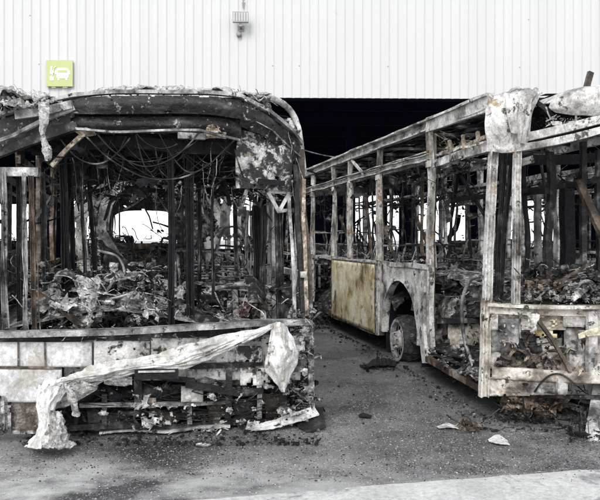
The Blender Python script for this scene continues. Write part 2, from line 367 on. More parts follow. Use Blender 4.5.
def wheel(root, u, v, zc, out, rr=0.285, tr=0.36, matn='rim'):
    """burnt wheel: rim (disc with hand holes, hub) + collapsed tyre carcass; out = -1 faces -x"""
    t = MB(); seg = 40; vs = []; fs = []
    prof = [(0.0, rr-.03), (0.01, rr+.01), (.03, tr-.02), (.10, tr), (.2, tr), (.26, tr-.02), (.28, rr)]
    for i in range(seg):
        a = 2*math.pi*i/seg
        for (d, r_) in prof:
            sag = 1.0 if math.sin(a) > -0.5 else 0.93
            r2 = (r_+0.012*noise.noise(V((math.cos(a)*3, math.sin(a)*3, d*8))))*sag
            vs.append(V((u-out*d, v+math.cos(a)*r2, zc+math.sin(a)*r2)))
    m = len(prof)
    for i in range(seg):
        for j in range(m-1): fs.append((i*m+j, ((i+1) % seg)*m+j, ((i+1) % seg)*m+j+1, i*m+j+1))
    t.add(vs, fs, False); 
    for _ in range(14):
        a = rnd.uniform(0, 2*math.pi); P = []
        for q in range(8):
            aa = a+q*.16; P.append(V((u-out*rnd.uniform(.02,.2), v+math.cos(aa)*(tr+.005), zc+math.sin(aa)*(tr+.005))))
        t.tube(P, .003, 4, spl=16)
    w = empty_part('wheel', root)
    t.build('tyre', M['rubber'], w)
    b = MB(); vs = []; fs = []; H = 10; sub = 6; seg = H*sub
    rings = [(rr, 0.0), (rr-.035, 0.0), (rr-.045, .045), (rr-.06, .045), (rr-.125, .03), (.105, .02), (.10, -.01), (.06, -.02), (.055, -.045), (0.001, -.045)]
    for i in range(seg):
        a = 2*math.pi*i/seg
        for (r_, d) in rings: vs.append(V((u-out*d, v+math.cos(a)*r_, zc+math.sin(a)*r_)))
    m = len(rings)
    for i in range(seg):
        for j in range(m-1):
            if j == 3 and (i % sub) in (1,2,3,4): continue
            fs.append((i*m+j, ((i+1) % seg)*m+j, ((i+1) % seg)*m+j+1, i*m+j+1))
    b.add(vs, fs, False)
    for i in range(10):
        a = 2*math.pi*(i+.5)/10
        c = V((u+out*0.0, v+math.cos(a)*.085, zc+math.sin(a)*.085))
        b.tube([c, c+V((out*.035,0,0))], .012, 6, step=1)
    b.build('rim', M[matn], w)
    d = MB(); d.tube([(u-out*.07,v,zc),(u-out*.22,v,zc)], rr-.05, 24, step=1); d.build('brake_drum', M['char_deep'], w)
    return w
def empty_part(name, parent):
    o = bpy.data.objects.new(name, None); COL.objects.link(o); o.parent = parent; return o

def roof_y(u):   # transverse roof profile: height over the cornice
    return 0.10*(1-abs(u/1.275)**3)

def shell(root, fr, pm, lower, pil, Lb=11.8, roofm='char', belt=1.30, head=2.43, corn=2.68, fz=0.42, fv0=0.6, mside=None, skipL=(), panels=None, roofholes=.34, simple=False, c0=.05):
    """common burnt body: side frames, roof, floor, rear end"""
    for s in (-1, 1):
        m = M[pm] if (mside is None or s == -1) else M[mside]
        x = s*1.245
        b = MB()
        b.beam([(x,c0,corn),(x,Lb,corn)], .06,.12, jit=.007, step=.08, prof='L' if s < 0 else None)
        b.beam([(x-s*.05,c0+.05,corn+.075),(x-s*.05,Lb,corn+.075)], .09,.03, jit=.006)
        b.build('cornice_rail', m, root)
        b = MB(); b.beam([(x+s*.004,1.4,head),(x+s*.004,Lb,head)], .045,.07, jit=.007, step=.08, prof='L' if s < 0 else None); b.build('window_header', m, root)
        b = MB(); b.beam([(x,1.45 if s<0 else .05,belt),(x,Lb,belt)], .05,.05, jit=.006); b.build('window_sill', m, root)
        for v in pil:
            w = .09 if v < 4 else .07
            b = MB()
            le = rnd.uniform(-.015,.015)
            b.beam([(x+s*.008,v,.38),(x+s*.006,v+le,1.3),(x+s*.005,v,corn-.062)], .05,w,(0,1,0), jit=.009, step=.06, prof='S' if s < 0 else None)
            b.beam([(x-s*.03,v+w*.45,.5),(x-s*.03,v+w*.5,corn-.07)], .02,.03,(0,1,0), jit=.01)
            b.build('side_pillar', M['pale_v'] if m is M['pale'] else m, root)
        b = MB()
        b.beam([(x,3.0,.42),(x,Lb,.42)], .05,.08, jit=.008); b.build('sill_beam', M['char_rust'], root)
    # roof
    b = MB()
    for i in range(int(Lb/0.75)):
        v = .5+i*.75
        b.beam([(u, v, corn+.01+roof_y(u)) for u in (-1.2,-.8,-.3,.3,.8,1.2)], .04,.045,(0,1,0), jit=.012)
    for u in (-.75,-.3,.3,.75): b.beam([(u,.3,corn+.05+roof_y(u)-.03),(u,Lb,corn+.05+roof_y(u)-.03)], .035,.035, jit=.015, step=.2)
    b.build('roof_frame', M['char'], root)
    b = MB()
    rows = [[V((u, v, corn+.065+roof_y(u))) for u in (-1.2,-.8,-.3,.3,.8,1.2)] for v in (.25, 3, 6, 9, Lb)]
    b.loft(rows, 26, 100, .025, 2.5, .004, 0.3, roofholes)
    b.build('roof_skin', M[roofm], root)
    b = MB()
    rows = [[V((u, v, fz+.02*math.sin(v*3+u))) for u in (-1.2,-.4,.4,1.2)] for v in (fv0, 4, 8, Lb)]
    b.loft(rows, 20, 70, .03, 4, .02)
    b.build('floor', M['ash_dark'], root)
    # lower structure so that nothing is seen through below the floor
    b = MB()
    b.box(-.9,.9,fv0+.5,Lb-.3,.22,.36)
    for i in range(8): b.beam([(-1.2,.9+i*1.4,.34),(1.2,.9+i*1.4,.34)], .08,.1, jit=.01)
    b.build('chassis', M['char_deep'], root)
    # rear end
    b = MB(); y = Lb
    b.beam([(-1.2,y,corn),(1.2,y,corn)], .06,.25,(0,0,1), jit=.012)
    for x in (-1.2,1.2): b.beam([(x,y,.4),(x,y,corn)], .09,.09,(0,1,0), jit=.01)
    for x in (-.78,.78): b.beam([(x,y+.02,1.45),(x*.93,y-.03,corn-.1)], .05,.05,(0,1,0), jit=.012)
    b.build('rear_frame', m, root)
    b = MB(); b.loft([[V((u,y+.03*math.cos(z),z)) for u in (-1.15,0,1.15)] for z in (.45,1.0,1.5)], 20, 12, .03, 4, .01, .3)
    b.build('rear_panel', M['char_rust'], root)
    b = MB(); b.loft([[V((u, v, 1.1-.25*math.cos(u*2)+.1*math.sin(v*4))) for u in (-1.1,-.4,.4,1.1)] for v in (Lb-1.9, Lb-1.2, Lb-.1)], 20, 16, .05, 5, .02)
    b.junk(lambda: (rnd.uniform(-1.1,1.1), rnd.uniform(Lb-2,Lb-.2), rnd.uniform(.9,1.45)), 60, .3)
    b.build('engine_heap', M['ash_dark'], root)

def plate(nm, parent, fn, x0, x1, y0, y1, dv, mt, cr=.004, tear=.12, holes=0, th=.01):
    b = MB(); b.loft([[fn(x0+(x1-x0)*k/3, y, dv) for k in range(4)] for y in (y0, (y0+y1)/2, y1)], max(6,int(abs(x1-x0)/2)), max(6,int((y1-y0)/2)), cr, 6, th, tear, holes, True)
    return b.build(nm, M[mt], parent)

# ================================================================== SETTING
def ground_mat():
    m = mat('sooty_asphalt', [(0.36, K(.025,1,1,1.02)), (0.46, K(.07,1,1,1.01)), (0.56, K(.14,1,1,1.0)), (0.70, K(.26))], 1.3, 0.42, 0, 0.35, detail=14, stretch=(1,1,1), bscale=140, flakes=K(.05), fscale=60, fthr=0.60, flakes2=K(.46), f2scale=44, f2thr=0.625, spec=0.5, rvar=.25, grime=.30)
    m2 = m.node_tree; N = m2.nodes; L = m2.links
    bs = N['Principled BSDF']; src = bs.inputs['Base Color'].links[0].from_socket
    for n_ in N:
        if n_.type == 'MAPPING' and abs(n_.inputs['Location'].default_value[0]-3) < .01: n_.inputs['Scale'].default_value = (1,1,1)
        if n_.type == 'BUMP': n_.inputs['Strength'].default_value = .6
    tc = N.new('ShaderNodeTexCoord')
    mp = N.new('ShaderNodeMapping'); mp.inputs['Scale'].default_value = (.75, 1.05, 1); mp.inputs['Location'].default_value = (.9, .35, 0); mp.inputs['Rotation'].default_value = (0,0,R(-12)); L.new(tc.outputs['Object'], mp.inputs['Vector'])
    n = N.new('ShaderNodeTexNoise'); n.inputs['Scale'].default_value = 1.2; n.inputs['Detail'].default_value = 9; n.inputs['Roughness'].default_value = .68; L.new(mp.outputs['Vector'], n.inputs['Vector'])
    r = N.new('ShaderNodeValToRGB'); r.color_ramp.elements[0].position = .40; r.color_ramp.elements[1].position = .56; L.new(n.outputs['Fac'], r.inputs['Fac'])
    for sc_, rad, thr_, col_ in ((60, .40, .66, (.02,.02,.021,1)), (110, .42, .66, (.03,.03,.031,1)), (23, .20, .86, (.40,.40,.39,1)), (47, .30, .84, (.36,.36,.35,1)), (90, .38, .78, (.30,.30,.29,1))):
        vo = N.new('ShaderNodeTexVoronoi'); vo.inputs['Scale'].default_value = sc_; L.new(tc.outputs['Object'], vo.inputs['Vector'])
        lt = N.new('ShaderNodeMath'); lt.operation = 'LESS_THAN'; lt.inputs[1].default_value = rad; L.new(vo.outputs['Distance'], lt.inputs[0])
        sp = N.new('ShaderNodeSeparateXYZ'); L.new(vo.outputs['Color'], sp.inputs[0])
        gt = N.new('ShaderNodeMath'); gt.operation = 'GREATER_THAN'; gt.inputs[1].default_value = thr_; L.new(sp.outputs['X'], gt.inputs[0])
        mm = N.new('ShaderNodeMath'); mm.operation = 'MULTIPLY'; L.new(lt.outputs[0], mm.inputs[0]); L.new(gt.outputs[0], mm.inputs[1])
        mx_ = N.new('ShaderNodeMix'); mx_.data_type = 'RGBA'; mx_.inputs['B'].default_value = col_
        L.new(mm.outputs[0], mx_.inputs['Factor']); L.new(src, mx_.inputs['A']); src = mx_.outputs['Result']
    # paler noise patches, strongest along the kerb and towards the left
    sx = N.new('ShaderNodeSeparateXYZ'); L.new(tc.outputs['Object'], sx.inputs[0])
    a = N.new('ShaderNodeMapRange'); a.inputs['From Min'].default_value = 5.6; a.inputs['From Max'].default_value = 4.9; a.inputs['To Min'].default_value = 0.25; a.inputs['To Max'].default_value = 1
    L.new(sx.outputs['Y'], a.inputs['Value'])
    b = N.new('ShaderNodeMapRange'); b.inputs['From Min'].default_value = 0.6; b.inputs['From Max'].default_value = -1.6; b.inputs['To Min'].default_value = 0.45; b.inputs['To Max'].default_value = 1
    L.new(sx.outputs['X'], b.inputs['Value'])
    q = N.new('ShaderNodeMath'); q.operation = 'MULTIPLY'; L.new(a.outputs[0], q.inputs[0]); L.new(b.outputs[0], q.inputs[1])
    q2 = N.new('ShaderNodeMath'); q2.operation = 'MULTIPLY'; L.new(q.outputs[0], q2.inputs[0]); L.new(r.outputs['Color'], q2.inputs[1])
    mx = N.new('ShaderNodeMix'); mx.data_type = 'RGBA'; mx.inputs['B'].default_value = (.50,.50,.485,1)
    L.new(q2.outputs[0], mx.inputs['Factor']); L.new(src, mx.inputs['A']); L.new(mx.outputs['Result'], bs.inputs['Base Color'])
    return m
gm = ground_mat()
b = MB()
ys = [-60,-10,0,2,3,4]+[5+.25*i for i in range(17)]+[9.5,10,12,15,20,30,40,60,150,600]
xs = [-300,-60,-20,-10,-6,-4,-2,0,2,4,6,10,20,60,300]
vs = [(x,y,ground_h(y)) for y in ys for x in xs]; nx = len(xs)
b.add(vs, [(j*nx+i,j*nx+i+1,(j+1)*nx+i+1,(j+1)*nx+i) for j in range(len(ys)-1) for i in range(nx-1)])
tag(b.build('ground', gm), kind='structure')
# pale concrete pavement strip along the kerb line
conc = mat('pale_concrete', [(0.3, K(.36,1,1,.97)), (0.5, K(.44,1,1,.97)), (0.7, K(.50,1,1,.97))], 3, .8, 0, .25, bscale=90, flakes=K(.17), fscale=30, fthr=.63, flakes2=K(.24), f2scale=1.6, f2thr=.55, grime=.2)
p0, p1 = on_ground(200, 500), on_ground(600, 468); d = (p1-p0).normalized()
b = MB(); n = 200; A_ = p0-d*12; vs = []
for i in range(n+1):
    p = A_+d*(26*i/n); w = .02*noise.noise(p*3)+.015*noise.noise(p*9)
    vs += [(p.x, p.y+w, .005), (p.x+.5, p.y-3.5, .005)]
b.add(vs, [(2*i,2*i+1,2*i+3,2*i+2) for i in range(n)])
tag(b.build('pavement', conc), kind='structure')
b = MB()
yc = mat('yard_concrete', [(0.3, K(.36)), (0.7, K(.48))], 1, .9, 0, .1)
b.add([(-60,37.2,.18),(60,37.2,.18),(60,150,.18),(-60,150,.18)], [(0,1,2,3)])
tag(b.build('yard', yc), kind='structure')

# ------------------------------------------------------------------ warehouse
b = None
wh = empty('warehouse', (0, 14.5, ground_h(14.5)), R(1.6), 'white corrugated warehouse with a wide dark open bay behind the burnt buses', 'warehouse')
g0 = ground_h(14.5)
clad = mat('white_corrugated_steel', [(0.3, K(.505,.985,1,.985)), (0.5, K(.53,.985,1,.985)), (0.7, K(.545,.985,1,.985))], 0.8, .45, 0, .05, stretch=(2,1,.25), flakes=K(.475), fscale=2.2, fthr=.65)
hall = mat('shade_blue_interior', [(0.3, (.008,.010,.04)), (0.7, (.016,.02,.06))], 1.5, .85, 0, .2)  # the bay's deep blue shade is put into this interior colour
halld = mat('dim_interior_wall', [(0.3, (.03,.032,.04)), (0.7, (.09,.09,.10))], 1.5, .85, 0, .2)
zb = 4.33-g0; zt = 8.6
b = MB(); per = .172; x0, x1 = -20.0, 20.0; prof = []
x = x0
while x < x1:
    for dx, dy in ((0,0),(.05,.0),(.075,.016),(.105,.016),(.135,.0)): prof.append((x+dx, dy))
    x += per
zs = [zb, 6.0, zt]
vs = [(px, dy+(0.004 if k in (0,1) else 0), z) for k, z in enumerate(zs) for (px, dy) in prof]; n = len(prof)
b.add(vs, [(j*n+i,j*n+i+1,(j+1)*n+i+1,(j+1)*n+i) for j in range(len(zs)-1) for i in range(n-1)])
b.build('cladding', clad, wh)
b = MB()
rr = random.Random(3)
for z, prob, off in ((zb+.62,.04,0),(zb+1.55,.05,1)):
    for i in range(len(prof)//5):
        if rr.random() < prob:
            px_ = prof[i*5][0]+.035; b.tube([(px_,-.008,z),(px_,.0,z)], .009, 6, step=1)
b.build('cladding_screws', mat('screw_grey', [(0.3,K(.3)),(0.7,K(.42))], 5), wh)
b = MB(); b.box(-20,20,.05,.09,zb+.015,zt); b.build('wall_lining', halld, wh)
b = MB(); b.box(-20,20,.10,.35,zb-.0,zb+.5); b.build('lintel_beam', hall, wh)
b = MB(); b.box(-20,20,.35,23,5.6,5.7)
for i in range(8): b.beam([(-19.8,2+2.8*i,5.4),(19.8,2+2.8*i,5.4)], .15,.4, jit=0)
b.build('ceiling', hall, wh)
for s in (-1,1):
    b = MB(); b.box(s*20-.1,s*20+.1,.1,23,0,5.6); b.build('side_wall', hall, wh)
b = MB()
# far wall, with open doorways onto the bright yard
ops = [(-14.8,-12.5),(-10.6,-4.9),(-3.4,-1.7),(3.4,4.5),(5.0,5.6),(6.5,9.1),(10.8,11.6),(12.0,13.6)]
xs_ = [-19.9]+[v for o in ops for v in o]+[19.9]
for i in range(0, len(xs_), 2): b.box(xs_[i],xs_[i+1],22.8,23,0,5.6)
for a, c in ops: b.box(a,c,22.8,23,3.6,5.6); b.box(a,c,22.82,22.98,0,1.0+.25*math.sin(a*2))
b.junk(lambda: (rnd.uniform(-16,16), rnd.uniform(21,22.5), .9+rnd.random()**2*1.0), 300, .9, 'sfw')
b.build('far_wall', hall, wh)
for x in (-12.9,-6.2,2.0,12.4):
    b = MB(); b.beam([(x,11,0),(x,11,5.6)], .25,.25,(0,1,0), jit=0, step=2); b.build('column', hall, wh)
# facade floodlight
WT = lambda x: x*math.tan(R(1.6))
W = lambda px, py, dy=0: at(px, py, 14.5+dy)
p = W(240.5, 18, -.2)
fl = empty('floodlight', (p.x, 14.5+WT(p.x), p.z), R(1.6), 'small grey floodlight with gridded face mounted high on white corrugated wall', 'floodlight')
gmet = mat('light_grey_housing', [(0.3,K(.26)),(0.7,K(.33))], 5, .5)
b = MB(); b.box(-.15,.15,-.24,-.17,-.10,.10); b.build('housing', gmet, fl)
b = MB()
for i in range(6): b.box(-.135+i*.05,-.112+i*.05,-.246,-.241,-.08,.08)
b.build('reflector_grid', mat('grid_grey', [(0.3,K(.45)),(0.7,K(.55))], 5), fl)
b = MB(); b.beam([(0,-.2,-.10),(0,-.2,-.16),(0,.02,-.16)], .05,.02, jit=0); b.box(-.06,.06,0,.01,-.22,-.1); b.build('bracket', gmet, fl)
p = W(239, 35.5)
sn = MB(); sn.tube([(0,-.07,0),(0,.01,0)], .045, 14, step=1)
so = sn.build('motion_sensor', gmet); so.location = (p.x,14.5+WT(p.x),p.z); tag(so, 'little round sensor below the floodlight on white wall', 'sensor')
b = MB(); b.tube([(0,0,0),(0,0,2.4)], .018, 8, step=3)
for i in range(4): b.box(-.03,.03,-.005,.02,.1+i*.6,.13+i*.6)
p = W(243.5, 9, 0); co = b.build('conduit', mat('conduit_white',[(0.3,K(.55)),(0.7,K(.62))],5)); co.location=(p.x,14.46+WT(p.x),p.z); tag(co,'thin vertical cable conduit rising above floodlight on white wall','conduit')
# green sign
p = W(62.5, 75.5)
sg = empty('bus_sign', (p.x, 14.47+WT(p.x), p.z), R(1.6), 'small lime green square sign with white bus pictogram on white wall', 'sign')
b = MB(); b.box(-.25,.25,-.03,.0,-.25,.25); b.build('sign_board', mat('lime_board', [(0.3,(.42,.46,.20)),(0.7,(.45,.49,.23))], 4, .5, 0, 0), sg)
wp = mat('white_print', [(0.3,K(.86)),(0.7,K(.88))], 4, .5, 0, 0); gp = mat('grey_print', [(0.3,(.40,.48,.20)),(0.7,(.44,.50,.22))], 4, .5, 0, 0)
b = MB()
def rrect(mb, x0,x1,z0,z1,r,y):
    P=[]
    for cx,cz,a0 in ((x1-r,z1-r,0),(x0+r,z1-r,90),(x0+r,z0+r,180),(x1-r,z0+r,270)):
        for k in range(5): a=R(a0+k*22.5); P.append((cx+r*math.cos(a),y,cz+r*math.sin(a)))
    n=len(P); mb.add(P+[(q[0],y+.006,q[2]) for q in P],[tuple(range(n))]+[(i,(i+1)%n,(i+1)%n+n,i+n) for i in range(n)])
rrect(b,-.055,.175,-.10,.10,.045,-.037); rrect(b,-.035,.0,-.135,-.09,.01,-.037); rrect(b,.115,.15,-.135,-.09,.01,-.037)
rrect(b,-.085,-.06,-.02,.05,.01,-.037); rrect(b,.18,.2,-.02,.05,.01,-.037)
rrect(b,-.165,-.135,.02,.13,.012,-.037); rrect(b,-.175,-.12,-.02,.06,.02,-.037); rrect(b,-.18,-.105,-.14,-.06,.015,-.037)
b.tube([(-.14,-.036,-.06),(-.11,-.036,.0),(-.10,-.036,.09),(-.06,-.036,.13)], .006, 6, spl=14)
b.build('pictogram', wp, sg)
b = MB(); rrect(b,-.03,.15,.01,.06,.01,-.041); rrect(b,-.035,-.01,-.07,-.05,.008,-.041); rrect(b,.13,.155,-.07,-.05,.008,-.041); b.build('pictogram_detail', gp, sg)
b = MB(); rrect(b,-.15,-.07,-.275,-.262,.005,-.03); rrect(b,.06,.15,-.275,-.262,.005,-.03); b.build('fixing_clip', gp, sg)
# loose cable hanging in the bay
b = MB(); cat_wire(b, W(285,143,1.5), W(372,158,1.5), .12, .014, 16, .004)
tag(b.build('power_cable', M['grey']), 'thin sagging cable strung across the dark bay opening', 'cable')

# ================================================================== LEFT BUS
f1 = Frame(-1.177, 6.035, 0.0, R(12), .08)
b1 = empty('burnt_bus', (-1.177, 6.035, 0.0), R(12), 'gutted black burnt bus seen head-on, white melted sheet over its bumper', 'bus', 'burnt out buses')
A = f1.front
def pts(fn, L): return [fn(*q) for q in L]
shell(b1, f1, 'char_rust', None, [1.5,2.9,4.3,5.7,7.1,8.5,10], roofm='char_deep', corn=2.62, head=2.35, fz=.40, roofholes=.50, mside='pale_grimy', c0=.5)
for s in (-1, 1):
    for v in (2.4, 8.9): wheel(b1, s*1.2, v, .42 if v < 5 else .46, s)
# windscreen sill
b = MB(); b.beam(pts(A, [(-14,334,-.06),(80,332,-.07),(160,329,-.07),(240,324,-.06),(309,322,-.03)]), .12, .045, jit=.006); b.build('windscreen_sill', M['grey'], b1)
b = MB(); b.beam(pts(A, [(-14,340,-.0),(160,336,-.0),(309,329,.02)]), .05, .05, jit=.008)
b.junk(lambda: A(rnd.uniform(0,300), rnd.uniform(328,340), rnd.uniform(-.08,.1)), 120, .07)
b.build('lower_sill_rail', M['char'], b1)
# fascia above the windscreen
fas = [([[(-16,124,.38),(30,112,.2),(74,100,.0)],[(-16,142,.38),(30,128,.2),(74,114,.0)],[(-16,160,.40),(30,145,.22),(74,127,.03)]],50),
       ([[(73,99,.0),(112,96,-.05),(200,96,-.05),(241,100,.0)],[(73,106,-.02),(112,104,-.08),(200,104,-.08),(241,109,-.02)],[(73,114,.0),(112,114,-.04),(200,114,-.04),(241,119,.0)]],90),
       ([[(73,117,.06),(112,117,.03),(200,117,.03),(241,121,.06)],[(73,124,.05),(112,125,.02),(200,125,.02),(241,130,.06)],[(73,131,.1),(112,134,.08),(200,133,.08),(241,140,.1)]],90),
       ([[(240,100,.0),(268,116,.12),(301,147,.34)],[(240,112,-.01),(267,126,.11),(300,156,.34)],[(240,126,.03),(266,138,.15),(300,168,.36)]],50)]
for L_, n_ in fas:
    b = MB(); b.loft([pts(A, r) for r in L_], n_, 14, .007, 7, .012, .22, .05); b.build('destination_fascia', M['visor'], b1)
top = [(-16,119,.38),(30,107,.22),(74,96,.0),(112,93,-.02),(150,92,-.02),(200,93,-.02),(240,96,.0),(268,111,.12),(290,130,.26),(301,144,.34)]
b = MB(); b.beam(pts(A, top), .06, .03, jit=.006); b.build('roof_front_rail', M['grey'], b1)
b = MB(); b.beam(pts(A, [(-16,158,.34),(30,141,.2),(76,127,.03)]), .05,.07, jit=.008); b.build('corner_rail', M['char'], b1)
b = MB(); b.beam(pts(A,[(16,115,.06),(45,111,-.0),(72,104,-.05)]), .03,.065, jit=.004); b.build('gutter_cover', M['grey'], b1)
b = MB(); b.beam(pts(A,[(-14,150,.25),(0,141,.22),(14,136,.2),(40,122,.1),(74,108,-.02)]), .03,.03, jit=.005); b.build('roof_front_rail', M['pale_grimy'], b1)
b = MB(); b.beam(pts(A,[(74,129,.03),(112,132,-.02),(150,131,-.03),(200,130,-.03),(240,140,.03)]), .03,.018, jit=.006); b.beam(pts(A,[(74,112,.0),(150,107,-.07),(240,113,.02),(272,130,.11),(300,156,.31)]), .012,.010, jit=.004); b.build('fascia_highlight_bars', M['grey'], b1)  # lower fascia rail and a thin bar, standing in for highlight lines
# roof crust of frayed fibre
b = MB(); b.loft([pts(A, [(x, y0, dv) for x, y0 in zip(range(52,275,20), (100,97,93,89,88,88,87,88,90,90,93,95))]) for dv, y0 in ((.02,0),(.35,0),(.9,0))], 90, 14, .05, 5, .01, .35, .12)
b.junk(lambda: A(rnd.uniform(85,265), rnd.uniform(92,96), rnd.uniform(0,.3)), 90, .05, 'f')
b.build('roof_crust', M['fibre'], b1)
b = MB(); b.loft([pts(A, [(-12,92,d),(8,90,d),(26,96,d),(40,97,d),(50,96,d)]) for d in (.0,.2,.5)]+[pts(A,[(-12,108,.0),(8,108,-.04),(26,108,-.05),(40,106,-.05),(50,104,-.02)])], 40, 26, .06, 5, .01, .3)
b.junk(lambda: A(rnd.uniform(-5,50), rnd.uniform(96,108), rnd.uniform(-.1,.2)), 90, .07, 'sf')
b.build('roof_insulation', M['fibre'], b1)
b = MB(); b.loft([pts(A, [(39,102,-.08),(44,102,-.09),(49,103,-.08)]),pts(A, [(40,120,-.14),(44,120,-.16),(48,121,-.14)]),pts(A, [(40,135,-.12),(43,136,-.15),(46,136,-.12)]),pts(A, [(44,150,-.12),(47,150,-.14),(50,150,-.1)]),pts(A, [(46,161,-.1),(48,161,-.12),(51,160,-.1)])], 9, 40, .018, 9, .003, .25)
b.build('hanging_strip', M['fibre'], b1)
# tube outlining the right shoulder
b = MB(); b.tube(pts(A, [(262,97,.1),(278,101,.2),(291,111,.3),(298,127,.34),(301,148,.36),(304,175,.36)]), .028, 10, .006, spl=40); b.build('shoulder_tube', M['pale_grimy'], b1)
b = MB(); b.loft([pts(A,[(236,99,.06),(250,100,.1),(262,107,.15),(270,113,.2)]), pts(A,[(240,92,.3),(254,95,.32),(264,99,.35),(272,106,.4)])], 20, 8, .03, 9, .01, .2)
b.junk(lambda: A(rnd.uniform(238,272), rnd.uniform(94,108), rnd.uniform(.0,.2)), 60, .08, 'swf'); b.build('torn_roof_edge', M['ash'], b1)
# right upper inner panel with slot
b = MB(); b.loft([pts(A, [(238,129,.16),(262,136,.18),(292,150,.25)]),pts(A, [(236,160,.14),(262,163,.16),(291,168,.22)]),pts(A, [(236,188,.18),(262,189,.18),(291,192,.24)])], 30, 26, .006, 6, .02, .2, .05)
b.build('cab_fascia', M['mottle'], b1)
b = MB(); b.beam(pts(A, [(258,181,.13),(284,184,.19)]), .02,.045, jit=.003); b.build('fascia_slot', M['char_deep'], b1)
b = MB(); 
for q in (((268,192,.25),(279,212,.3)),((289,194,.3),(279,212,.3)),((268,192,.25),(290,192,.3)),((246,190,.2),(238,215,.4)),((279,212,.3),(300,210,.4))):
    b = MB(); b.beam(pts(A, q), .03,.03, (0,1,0), jit=.005); b.build('shoulder_bracket', M['pale_grimy'], b1)
b = MB(); b.loft([pts(A,[(204,127,.05),(214,124,.02),(226,128,.05)]),pts(A,[(204,139,.08),(214,138,.05),(226,139,.08)])], 14, 10, .03, 14, .01, .3); b.build('scorched_box', M['tan'], b1)
b = MB(); b.beam(pts(A, [(178,136,.06),(205,137,.06)]), .05,.05, jit=.004); b.build('fascia_plate', M['grey'], b1)
b = MB(); b.beam(pts(A, [(52,166,.12),(66,150,.1),(84,133,.08)]), .03,.035, jit=.005); b.blob(A(86,132,.07), .05, (1.5,.7,.8)); b.build('loose_strut', M['tan'], b1)
# dark duct cavity behind fascia
b = MB()
for (y0, d0, x0_, x1_) in ((150,.5,60,300),(158,.75,50,300),(143,.3,80,240),(168,1.2,60,290),(176,1.6,70,280)):
    b.beam(pts(A, [(x0_,y0+3,d0),(150,y0,d0),(x1_,y0+6,d0)]), .08,.10, jit=.02)
b.loft([[V((u,.35+.1*u*u,z)) for u in (-1.1,-.4,.4,1.1)] for z in (2.72,2.5,2.3)], 40, 14, .04, 5, .01, .45, .28)
b.loft([[V((u,v,2.52)) for u in (-1.15,0,1.15)] for v in (.35,1.0,2.2)], 30, 26, .06, 4, .01, .4, .3)
b.junk(lambda: A(rnd.uniform(75,290), rnd.uniform(138,200), rnd.uniform(.15,1.6)), 620, .18, 'swf')
b.build('ceiling_duct', M['char_deep'], b1)
b = MB()
for i in range(30):
    x0_ = rnd.uniform(78,230); x1_ = x0_+rnd.uniform(20,110); d = rnd.uniform(.05,.6)
    cat_wire(b, A(x0_, rnd.uniform(130,150), d), A(min(x1_,290), rnd.uniform(130,165), d+rnd.uniform(-.1,.2)), rnd.uniform(.05,.32), rnd.uniform(.003,.007))
for q in (((85,135,.05),(235,140,.08),.34),((95,131,.02),(200,131,.02),.28),((60,140,.1),(130,138,.1),.2),((235,150,.1),(262,205,.3),.1)): cat_wire(b, A(*q[0]), A(*q[1]), q[2], .007, 20)
for i in range(34): hang_wire(b, A(rnd.uniform(60,300), rnd.uniform(135,165), rnd.uniform(.1,1.2)), rnd.uniform(.1,.5), rnd.uniform(.003,.006))
b.build('hanging_cables', M['char'], b1)
b = MB()
for i in range(26): hang_wire(b, A(rnd.uniform(60,300), rnd.uniform(130,190), rnd.uniform(.1,1.0)), rnd.uniform(.15,.5), rnd.uniform(.002,.004))
b.junk(lambda: A(rnd.uniform(85,300), rnd.uniform(150,200), rnd.uniform(.3,2.5)), 150, .12, 'swf')
b.build('ash_coated_cables', M['grey'], b1)

# posts seen in the windscreen opening: (x top, y top, x bottom, y bottom, width px, depth, material)
for (xa,ya,xb,yb,w,d,mt) in ((-6,175,-3,332,6,.25,'grey'),(2,172,6,332,6,.2,'grey'),(19,170,20,333,5,.35,'char'),(25,172,26,333,4,.15,'grey'),(31,176,36,333,5,.05,'char_rust'),(44,172,44,320,4,.5,'char'),
        (64,150,66,325,8,.5,'char_deep'),(71,150,73,325,5,.7,'char_deep'),(83,150,84,300,3.5,.5,'char'),(90,165,95,290,4,.8,'char_deep'),(172,152,172,327,6.5,.15,'char_deep'),(189,150,192,324,8,.3,'char_deep'),
        (199,160,200,322,4,.9,'char'),(213,140,214,300,2.6,.4,'char'),(235,200,236,300,4,1.0,'char'),(257,205,257,315,8,.7,'char_deep'),(262,205,263,310,5,.45,'char'),(277,200,282,318,7,.4,'char'),(247,210,246,290,3,1.3,'grey')):
    b = MB(); sc = f1.front(xa+w/2, ya, d).x-f1.front(xa-w/2, ya, d).x
    b.beam([A(xa,ya,d), A((xa+xb)/2+rnd.uniform(-1,1),(ya+yb)/2,d), A(xb,yb,d)], sc, sc*.8, (0,1,0), jit=.009, step=.06, prof='U')
    for _q in range(1): b.beam([A(xa+rnd.uniform(-.6,.6)*w,ya,d-.03), A((xa+xb)/2+rnd.uniform(-.8,.8)*w,(ya+yb)/2,d-.02), A(xb+rnd.uniform(-.6,.6)*w,yb,d-.03)], .008,.008,(0,1,0), jit=.012)
    b.build('burnt_post', M[mt], b1)
# left corner and top transom
b = MB(); b.beam(pts(A, [(-16,172,.3),(40,173,.2)]), .05,.07, jit=.008); b.build('side_transom', M['grey'], b1)
b = MB(); b.beam(pts(A, [(-15,165,.1),(-12,330,.0),(-13,425,.05)]), .09,.08,(0,1,0), jit=.01); b.build('corner_pillar', M['grey'], b1)
